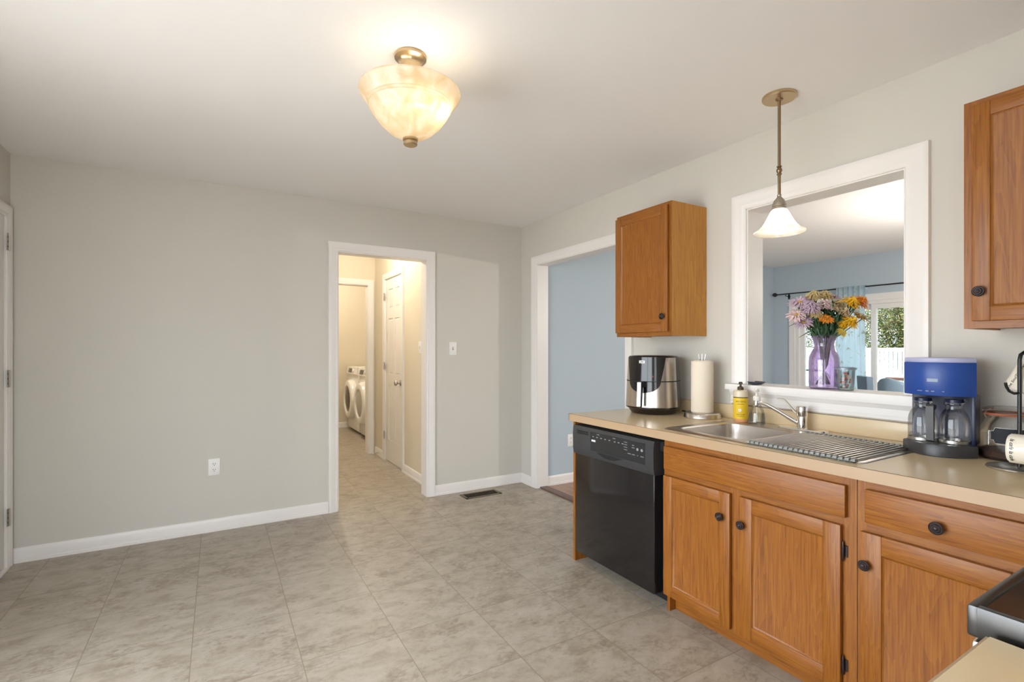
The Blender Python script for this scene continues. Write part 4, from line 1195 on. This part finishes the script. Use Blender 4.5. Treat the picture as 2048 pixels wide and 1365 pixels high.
BL = [  # screen offset right/up from the vase rim centre (m), depth, radius, colour, double, label
 (-.135, .180, .00, .052, LIL, 0, 'large lilac daisy at the upper left of the bouquet'),
 (-.105, .150, -.04, .046, LIL, 1, 'lilac bloom at the left front of the bouquet'),
 (-.158, .118, -.01, .046, PNK, 0, 'pale pink bloom at the far left tip of the bouquet'),
 (-.128, .080, -.02, .044, LIL, 0, 'drooping lilac bloom lowest on the left of the bouquet'),
 (-.085, .198, .03, .040, LIL, 0, 'small lilac bloom behind the tan ones on the left of the bouquet'),
 (-.060, .212, .01, .042, TAN, 1, 'tan chrysanthemum at the top left of the bouquet'),
 (.000, .214, .02, .042, TAN, 1, 'tan chrysanthemum at the very top middle of the bouquet'),
 (.048, .214, .03, .038, LIL, 0, 'lilac bloom at the top right of the bouquet'),
 (-.030, .165, -.03, .036, PNK, 1, 'small pale pink bloom in the middle of the bouquet'),
 (.012, .158, -.02, .038, CRM, 0, 'cream bloom in the middle of the bouquet'),
 (.055, .170, .00, .040, TAN, 1, 'tan bloom just left of the big yellow one in the bouquet'),
 (.092, .175, -.03, .048, YEL, 1, 'large yellow bloom in the upper right of the bouquet'),
 (.148, .178, -.01, .050, ORA, 1, 'yellow orange bloom at the upper right edge of the bouquet'),
 (.055, .128, -.03, .040, CRM, 1, 'peach cream bloom under the big yellow one in the bouquet'),
 (.152, .112, .00, .042, GLD, 0, 'golden daisy at the right of the bouquet seen from behind'),
 (.192, .108, .02, .036, TAN, 0, 'fading tan bloom at the far right tip of the bouquet'),
 (.075, .080, -.05, .044, YEL, 1, 'yellow bloom low in the front right of the bouquet'),
 (.040, .066, -.05, .028, YEL, 1, 'small yellow bloom low in the front middle of the bouquet'),
 (-.042, .098, -.05, .036, ORA, 0, 'orange bloom in the front left of the bouquet'),
 (.030, .030, -.06, .026, PLY, 1, 'drooping straw coloured bloom lowest in the front of the bouquet'),
 (-.088, .120, -.05, .030, TAN, 1, 'small greenish tan bloom in the left front of the bouquet'),
]
for i, (a, h, dp, r, col, dbl, lab) in enumerate(BL):
    rng = random.Random(100+i)
    a += .016
    c = VC + RT*a + FW*dp + Vector((0, 0, .245+h*.98))
    neck = VC + RT*a*.18 + FW*dp*.2 + Vector((0, 0, .235))
    foot = VC - RT*a*.22 - FW*dp*.2 + Vector((0, 0, .02))
    d = (c - neck).normalized()*.75 + Vector((0, 0, .25)) - FW*.55
    f = thing('flower', lab, 'flower', c, 0, 'cut flowers in the purple vase')
    bloom(f, c, d, r, col, dbl, rng)
    dn = d.normalized()
    MB().lathe([(0, -.006), (r*.2, -.004), (r*.24, .002), (r*.18, r*.2), (0, r*.26)], c, dn, 12).build('flower_center', pm_('center', srgb(196, 150, 60)) if not dbl else pm_(*col), f)
    MB().tube([c - dn*.004, c*.7 + neck*.3 - FW*.004, neck, VC*.5 + neck*.5 + Vector((0, 0, -.0)), foot], .0022, 6).build('stem', 'stem', f)
# greenery between the stems
rng = random.Random(5)
mb = MB()
for k in range(520):
    a = rng.uniform(-.10, .12); h = rng.uniform(-.02, .135)
    a *= (.45 + h*4.2)
    c = VC + RT*a + FW*rng.uniform(-.05, .05) + Vector((0, 0, .262+h))
    d = Vector((rng.gauss(0, .5), rng.gauss(0, .5), 1.0)).normalized(); d = (d + RT*a*4).normalized()
    s_ = d.orthogonal().normalized(); s_ = (Matrix.Rotation(rng.uniform(0, 6.3), 3, d) @ s_)
    L_ = rng.uniform(.025, .055); w_ = L_*.16
    nrm = d.cross(s_)
    q = [c, c + d*L_*.45 + s_*w_, c + d*L_ + nrm*.006, c + d*L_*.45 - s_*w_]
    mm = c + d*L_*.5 + nrm*.003
    vs = [mb.bm.verts.new(p) for p in q]; vm = mb.bm.verts.new(mm)
    for i in range(4): mb.face([vs[i], vs[(i+1) % 4], vm])
for (a, h, L_) in ((-.115, .075, .06), (-.075, .02, .05)):
    p0 = VC + RT*(a*.4) + Vector((0, 0, .27)); p1 = VC + RT*a + Vector((0, 0, .262+h)); p2 = VC + RT*(a-L_) + Vector((0, 0, .262+h-.03))
    mb.tube([p0, (p0+p1)/2 + Vector((0, 0, .01)), p1, p2], [.002, .0018, .003, .0008], 6)
o = mb.build('bouquet_greenery', 'leaf', recalc=False, smooth=False)
tag(o, 'dark green leaves filling the lower part of the bouquet', 'leaves'); o['kind'] = 'stuff'

gx, gy = .055, 1.232
t = thing('glass_tumbler', 'clear ribbed glass with red and green pieces on the sill right of the vase', 'glass', (gx, gy, SZ))
M['tumbler'] = thin_glass('tumbler_glass', (.86, .92, .93, 1), .3)
MB().lathe([(0, 0), (.033, 0), (.035, .003), (.040, .095), (.0415, .104), (.043, .108), (.040, .108), (.0375, .095), (.0325, .006), (0, .005)], (gx, gy, SZ), n=36).build('tumbler', 'tumbler', t)
MB().lathe([(.0415, .098), (.0445, .098), (.0445, .108), (.0415, .108)], (gx, gy, SZ), n=36).build('rim_band', mat('grey_band', srgb(140, 150, 160), .4, .5), t)
mb = MB(); rng = random.Random(9)
for k in range(60):
    mb.mi = rng.choice([0, 0, 0, 1, 1, 2, 3])
    z_ = rng.uniform(.012, .082); rr = rng.uniform(0, .026); a = rng.uniform(0, 6.3)
    c = Vector((gx+rr*math.cos(a), gy+rr*math.sin(a), SZ+z_)); s_ = rng.uniform(.005, .008)
    mb.lathe([(0, -s_), (s_*.8, -s_*.55), (s_, 0), (s_*.8, s_*.55), (0, s_)], c, (rng.random(), rng.random(), rng.random()+.1), 7)
o = mb.build('coloured_pieces', [mat('piece_red', srgb(206, 58, 52), .3), mat('piece_green', srgb(62, 104, 74), .3), mat('piece_blue', srgb(58, 78, 112), .3), mat('piece_pale', srgb(220, 190, 180), .3)])
tag(o, 'small red, green and blue pieces filling the glass on the sill', 'pieces'); o['kind'] = 'stuff'

# ------------------------------------------------------------------ dining room
t = thing('curtain_rod', 'black curtain rod with round finial above the patio door', 'curtain rod', (FX, 3.2, 2.035))
rx, rz = FX-.085, 2.036
MB().tube([(rx, 4.175, rz), (rx, 1.75, rz)], .0085, 12).build('rod', 'black', t)
for yy in (4.19, 1.735): MB().lathe([(0, -.034), (.014, -.03), (.027, -.012), (.03, 0), (.027, .012), (.014, .03), (.010, .034), (0, .036)], (rx, yy, rz), (0, 1, 0), 18).build('finial', 'black', t)
for yy in (4.035, 1.9):
    MB().tube([(FX, yy, rz-.03), (rx, yy, rz-.03), (rx, yy, rz-.010)], .006, 8).lathe([(0, 0), (.018, 0), (.018, .006), (0, .006)], (FX-.006, yy, rz-.03), (1, 0, 0), 14).box(FX-.006, FX, yy-.012, yy+.012, rz-.07, rz+.0).build('bracket', 'black', t)
def curtain_mat():
    m = bpy.data.materials.new('sheer_curtain'); m.use_nodes = True
    n, l = m.node_tree.nodes, m.node_tree.links
    n.remove(n['Principled BSDF'])
    tc = n.new('ShaderNodeTexCoord'); t_ = n.new('ShaderNodeTexNoise'); t_.inputs['Scale'].default_value = 9; t_.inputs['Detail'].default_value = 8; t_.inputs['Roughness'].default_value = .7; t_.inputs['Distortion'].default_value = 1.2
    l.new(tc.outputs['Object'], t_.inputs['Vector'])
    cr = n.new('ShaderNodeValToRGB'); e = cr.color_ramp.elements
    e[0].position = .56; e[0].color = srgb(216, 234, 244); e[1].position = .63; e[1].color = srgb(172, 182, 178)
    k = e.new(.60); k.color = srgb(206, 212, 206)
    l.new(t_.outputs['Fac'], cr.inputs['Fac'])
    d = n.new('ShaderNodeBsdfDiffuse'); tl = n.new('ShaderNodeBsdfTranslucent'); tr = n.new('ShaderNodeBsdfTransparent')
    l.new(cr.outputs[0], d.inputs[0]); l.new(cr.outputs[0], tl.inputs[0]); l.new(cr.outputs[0], tr.inputs[0])
    a = n.new('ShaderNodeMixShader'); a.inputs[0].default_value = .62; l.new(d.outputs[0], a.inputs[1]); l.new(tl.outputs[0], a.inputs[2])
    b = n.new('ShaderNodeMixShader'); b.inputs[0].default_value = .12; l.new(a.outputs[0], b.inputs[1]); l.new(tr.outputs[0], b.inputs[2])
    l.new(b.outputs[0], n['Material Output'].inputs[0]); return m
M['sheer'] = curtain_mat()
mb = MB(); NU, NV = 90, 14; G = []
for j in range(NV+1):
    z_ = .04 + (rz+.012-.04)*j/NV; row = []
    for i in range(NU+1):
        f = i/NU; y = 3.022 + f*.335
        amp = .026*(1-.25*j/NV)
        x = rx - .044 + amp*math.sin(f*2*PI*5.5 + .5*math.sin(z_*2)) + .008*math.sin(f*31+z_*3)
        row.append(mb.bm.verts.new((x, y, z_)))
    G.append(row)
for dx_, dz_ in ((-.014, .016), (.014, .016), (.014, -.03)):      # rod pocket
    G.append([mb.bm.verts.new((rx+dx_, 3.022+i/NU*.335, rz+dz_)) for i in range(NU+1)])
for j in range(NV+3):
    for i in range(NU): mb.face([G[j][i], G[j][i+1], G[j+1][i+1], G[j+1][i]])
o = mb.build('curtain', 'sheer', recalc=False, angle=180)
tag(o, 'pale blue patterned sheer curtain hanging in the middle of the patio door', 'curtain')

M['chair_blue'] = paint('slate_blue_upholstery', srgb(126, 148, 166), .8, .2, 300)
M['chair_leg'] = mat('dark_chair_leg', srgb(60, 50, 44), .5)
def dining_chair(label, x, y, rz, w, top, curved):
    t = thing('dining_chair', label, 'chair', (x, y, 0), rz, 'dining chairs')
    # local: back rest at +y, seat towards -y
    MB().box(-w/2, w/2, -.46, .02, .40, .48, .02).build('seat', 'chair_blue', t, local=True)
    mb = MB(); n = 20
    P = []
    for i in range(n+1):
        f = i/n*2-1
        z_ = top - (curved*(abs(f)**2.0))
        P.append((w/2*f, z_))
    poly = P + [(w/2*.92, .46), (-w/2*.92, .46)]
    L = [[(a, yy + .05*(b-.46), b) for a, b in [(a*sc, b if b < .5 else b-(1-sc)*.1) for a, b in poly]] for yy, sc in ((.0, .97), (.008, 1), (.052, 1), (.06, .97))]
    MB().loops(L).build('backrest', 'chair_blue', t, local=True)
    for sx_ in (-1, 1):
        for yy in (-.42, -.01):
            MB().loops([[(sx_*(w/2-.04)+a*.016, yy+b*.016, 0) for a, b in ((-1, -1), (1, -1), (1, 1), (-1, 1))], [(sx_*(w/2-.045)+a*.022, yy+b*.022, .41) for a, b in ((-1, -1), (1, -1), (1, 1), (-1, 1))]]).build('leg', 'chair_leg', t, local=True)
    return t
dining_chair('slate blue dining chair with straight back, left of the tub chair', 3.80, 2.77, R(44), .28, .965, 0)
def tub_chair(label, x, y, rz):
    """back towards -x in its own frame, sides sloping down to the front"""
    t = thing('tub_chair', label, 'chair', (x, y, 0), rz)
    n = 40; L = []
    for i in range(n+1):
        a = R(-125 + 250*i/n); f = abs(a)/R(125)
        h = 1.0 - .27*f**1.5
        c, s_ = -math.cos(a), math.sin(a)
        q = []
        for r, z_ in ((.255, .30), (.250, h-.02), (.262, h), (.285, h), (.297, h-.02), (.285, .30)):
            q.append((c*r, s_*r, z_))
        L.append(q)
    MB().loops(L).build('backrest', 'chair_blue', t, local=True)
    MB().lathe([(0, .33), (.245, .33), (.25, .36), (.25, .44), (.235, .465), (0, .47)], n=36).build('seat', 'chair_blue', t, local=True)
    for k in range(4):
        a = PI/4 + k*PI/2
        MB().tube([(math.cos(a)*.20, math.sin(a)*.20, .33), (math.cos(a)*.24, math.sin(a)*.24, 0)], [.02, .013], 10).build('leg', 'chair_leg', t, local=True)
tub_chair('slate blue tub chair with sloping sides, at the right edge of the opening', 3.14, 2.095, R(-30))

# ------------------------------------------------------------------ laundry machines
def front_loader(label, y0, y1, glass):
    xw = -.715; yc = (y0+y1)/2
    t = thing('washing_machine' if glass == 'dark' else 'tumble_dryer', label, 'washer' if glass == 'dark' else 'dryer', (xw+.35, yc, 0), 0)
    MB().box(xw, -.02, y0, y1, .03, .985, .018, 3).build('cabinet', 'white_enamel', t)
    MB().loops([[(xw-.0, y0+.01, .87), (xw-.0, y1-.01, .87), (xw+.1, y1-.01, .87), (xw+.1, y0+.01, .87)], [(xw-.022, y0+.01, .885), (xw-.022, y1-.01, .885), (xw+.1, y1-.01, .885), (xw+.1, y0+.01, .885)], [(xw-.004, y0+.01, .992), (xw-.004, y1-.01, .992), (xw+.1, y1-.01, .992), (xw+.1, y0+.01, .992)]]).build('control_panel', 'white_enamel', t)
    mb = MB(); mb.quad((xw-.0225, yc+.02, .905), (xw-.0225, yc+.22, .905), (xw-.0085, yc+.22, .968), (xw-.0085, yc+.02, .968)); mb.bm.transform(Matrix.Translation((-.002, 0, 0)))
    mb.build('display', mat('washer_display', (.06, .055, .05, 1), .3), t)
    MB().lathe([(0, 0), (.028, 0), (.026, .02), (0, .02)], (xw-.012, yc-.09, .935), (-1, 0, .15), 20).build('dial', 'white_enamel', t)
    c = (xw, yc, .50)
    d = MB().lathe([(.300, 0), (.302, .02), (.296, .06), (.280, .085), (.240, .098), (.205, .092), (.195, .075), (.19, .07)], c, (-1, 0, 0), 48).build('door', 'white_enamel', t)
    g = mat('porthole_dark', srgb(70, 56, 46), .08) if glass == 'dark' else mat('porthole_grey', srgb(168, 164, 158), .12)
    MB().lathe([(.196, .074), (.15, .088), (.08, .098), (0, .101)], c, (-1, 0, 0), 40).build('porthole', g, d)
    MB().box(xw-.004, xw+.02, yc-.10, yc-.04, .10, .19, .004).build('filter_flap', 'white_enamel', t)
    for a in (xw+.06, -.08):
        for b in (y0+.06, y1-.06): MB().lathe([(0, 0), (.022, 0), (.022, .035), (0, .035)], (a, b, 0), n=12).build('foot', 'dark_slot', t)
    return t
front_loader('white front loading washer with dark porthole, at the far end of the laundry', 7.52, 8.20, 'dark')
front_loader('white front loading dryer with grey porthole, nearer the laundry doorway', 6.80, 7.48, 'grey')

# ------------------------------------------------------------------ outside
M['lawn'] = paint('lawn', srgb(168, 176, 120), .9, .5, 60)
M['vinyl'] = mat('white_vinyl', srgb(244, 246, 248), .4)
M['deck'] = wood('deck_board', 'y', srgb(120, 84, 66), srgb(152, 112, 92), srgb(176, 136, 112), .7, .6)
GZ = -.45
struct(MB().box(4.6, 40, -30, 40, GZ-.1, GZ).build('ground', 'lawn'), 'sunlit lawn behind the house')
M['concrete'] = paint('pale_concrete', srgb(198, 194, 188), .9, .2, 80)  # unseen pale ground put in so light through the added windows stays neutral
struct(MB().box(-30, 4.6, -30, 40, GZ-.1, GZ).build('ground', 'concrete'), 'pale concrete ground added out of view for neutral window light')
o = MB().box(FX+.2, 6.3, .2, 5.2, GZ+.3, -.08).build('deck', 'deck'); struct(o, 'wooden deck outside the patio door')
t = thing('deck_railing', 'brown wooden deck railing beyond the patio door', 'railing', (6.3, 3.6, -.08))
MB().box(6.20, 6.34, .3, 3.62, .80, .84, .004).build('top_rail', 'deck', t) 
for yy in (.4, 1.45, 2.5, 3.56):
    MB().box(6.225, 6.315, yy-.045, yy+.045, -.08, .80).build('post', 'deck', t)
MB().box(6.25, 6.29, .3, 3.6, .02, .08).build('bottom_rail', 'deck', t)
# white fence
fx = 10.6
t = thing('vinyl_fence', 'white board fence across the back yard', 'fence', (fx, 6, GZ))
mb = MB(); y = 1.0
mb.box(fx, fx+.05, 1.0, 14.0, 1.20, 1.29).box(fx, fx+.05, 1.0, 14.0, .55, .68).box(fx, fx+.05, 1.0, 14.0, GZ+.02, GZ+.14)
k = 0
while y < 14.0:
    mb.box(fx+.012, fx+.038, y, y+.070, GZ+.1, 1.22); y += .088; k += 1
mb.build('boards', 'vinyl', t)
for yy in (1.0, 3.5, 6.0, 8.5, 11.0, 13.5):
    MB().box(fx-.03, fx+.09, yy-.06, yy+.06, GZ, 1.33, .006).build('post', 'vinyl', t)
# shrubs and trees behind the fence
def foliage_mat():
    m = mat('tree_leaves', srgb(120, 140, 70), .6)
    n, l, b = nodes(m)
    tc = n.new('ShaderNodeTexCoord'); w = n.new('ShaderNodeTexNoise'); w.inputs['Scale'].default_value = 9; w.inputs['Detail'].default_value = 5
    l.new(tc.outputs['Object'], w.inputs['Vector'])
    cr = n.new('ShaderNodeValToRGB'); e = cr.color_ramp.elements
    e[0].position = .36; e[0].color = srgb(48, 62, 32); e[1].position = .66; e[1].color = srgb(196, 164, 118)
    k = e.new(.5); k.color = srgb(128, 140, 62)
    l.new(w.outputs['Fac'], cr.inputs['Fac']); l.new(cr.outputs[0], b.inputs['Base Color']); return m
M['leaves'] = foliage_mat()
M['bark'] = mat('bark', srgb(92, 76, 62), .9)
def shrub(label, x, y, h, rw, seed, n=20000):
    rng = random.Random(seed)
    t = thing('tree', label, 'tree', (x, y, GZ))
    MB().tube([(x, y, GZ), (x+.05, y+.03, GZ+h*.3), (x-.05, y+.08, GZ+h*.7)], [.12, .09, .04], 10).tube([(x, y, GZ+h*.25), (x-.2, y+.5, GZ+h*.6)], [.07, .03], 8).tube([(x, y, GZ+h*.3), (x-.1, y-.6, GZ+h*.65)], [.06, .03], 8).build('trunk', 'bark', t)
    mb = MB()
    lumps = [(Vector((max(-.8, min(.8, rng.gauss(0, .35)))*rw*.6, max(-1, min(1, rng.gauss(0, .5)))*rw*.62, rng.uniform(.14, .86)*h)), rng.uniform(.35, .6)*rw*.75) for _ in range(24)]
    for k in range(n):
        c0, r0 = rng.choice(lumps)
        d = Vector((rng.gauss(0, 1), rng.gauss(0, 1), rng.gauss(0, 1))).normalized()
        c = Vector((x, y, GZ)) + c0 + d*r0*rng.uniform(.55, 1.05)
        s_ = rng.uniform(.022, .05)
        a = Vector((rng.gauss(0, 1), rng.gauss(0, 1), rng.gauss(0, 1))).normalized(); b = a.orthogonal().normalized()
        p = [c-a*s_, c+b*s_*.45, c+a*s_, c-b*s_*.45]
        mb.face([mb.bm.verts.new(q) for q in p])
    mb.build('foliage', 'leaves', t, recalc=False, smooth=False)
shrub('broad leafy tree behind the fence on the left of the patio door view', 14.0, 9.6, 4.4, 1.9, 1)
shrub('leafy autumn tree behind the fence in the right pane of the patio door', 13.4, 6.2, 4.4, 1.9, 2, 30000)
shrub('leafy tree behind the fence at the right edge of the patio door view', 14.0, 2.6, 4.0, 1.8, 3)
# garden chair on the deck
t = thing('garden_chair', 'dark green metal garden chair on the deck, half hidden by the door frame', 'chair', (5.3, 4.35, -.08))
M['green_metal'] = mat('green_metal', srgb(60, 92, 92), .4, .3)
gx, gy = 5.3, 4.35
for yy in (-.25, .25):
    MB().tube([(gx-.25, gy+yy, -.08), (gx-.25, gy+yy, .62), (gx-.2, gy+yy, .68), (gx+.2, gy+yy, .68), (gx+.25, gy+yy, .62), (gx+.28, gy+yy, -.08)], .014, 8).build('arm', 'green_metal', t)
MB().box(gx-.24, gx+.24, gy-.24, gy+.24, .36, .39, .01).build('seat', 'green_metal', t)
MB().tube([(gx+.22, gy-.23, .38), (gx+.3, gy-.23, .86), (gx+.3, gy-.15, .93), (gx+.3, gy+.15, .93), (gx+.3, gy+.23, .86), (gx+.22, gy+.23, .38)], .014, 8).build('backrest', 'green_metal', t)
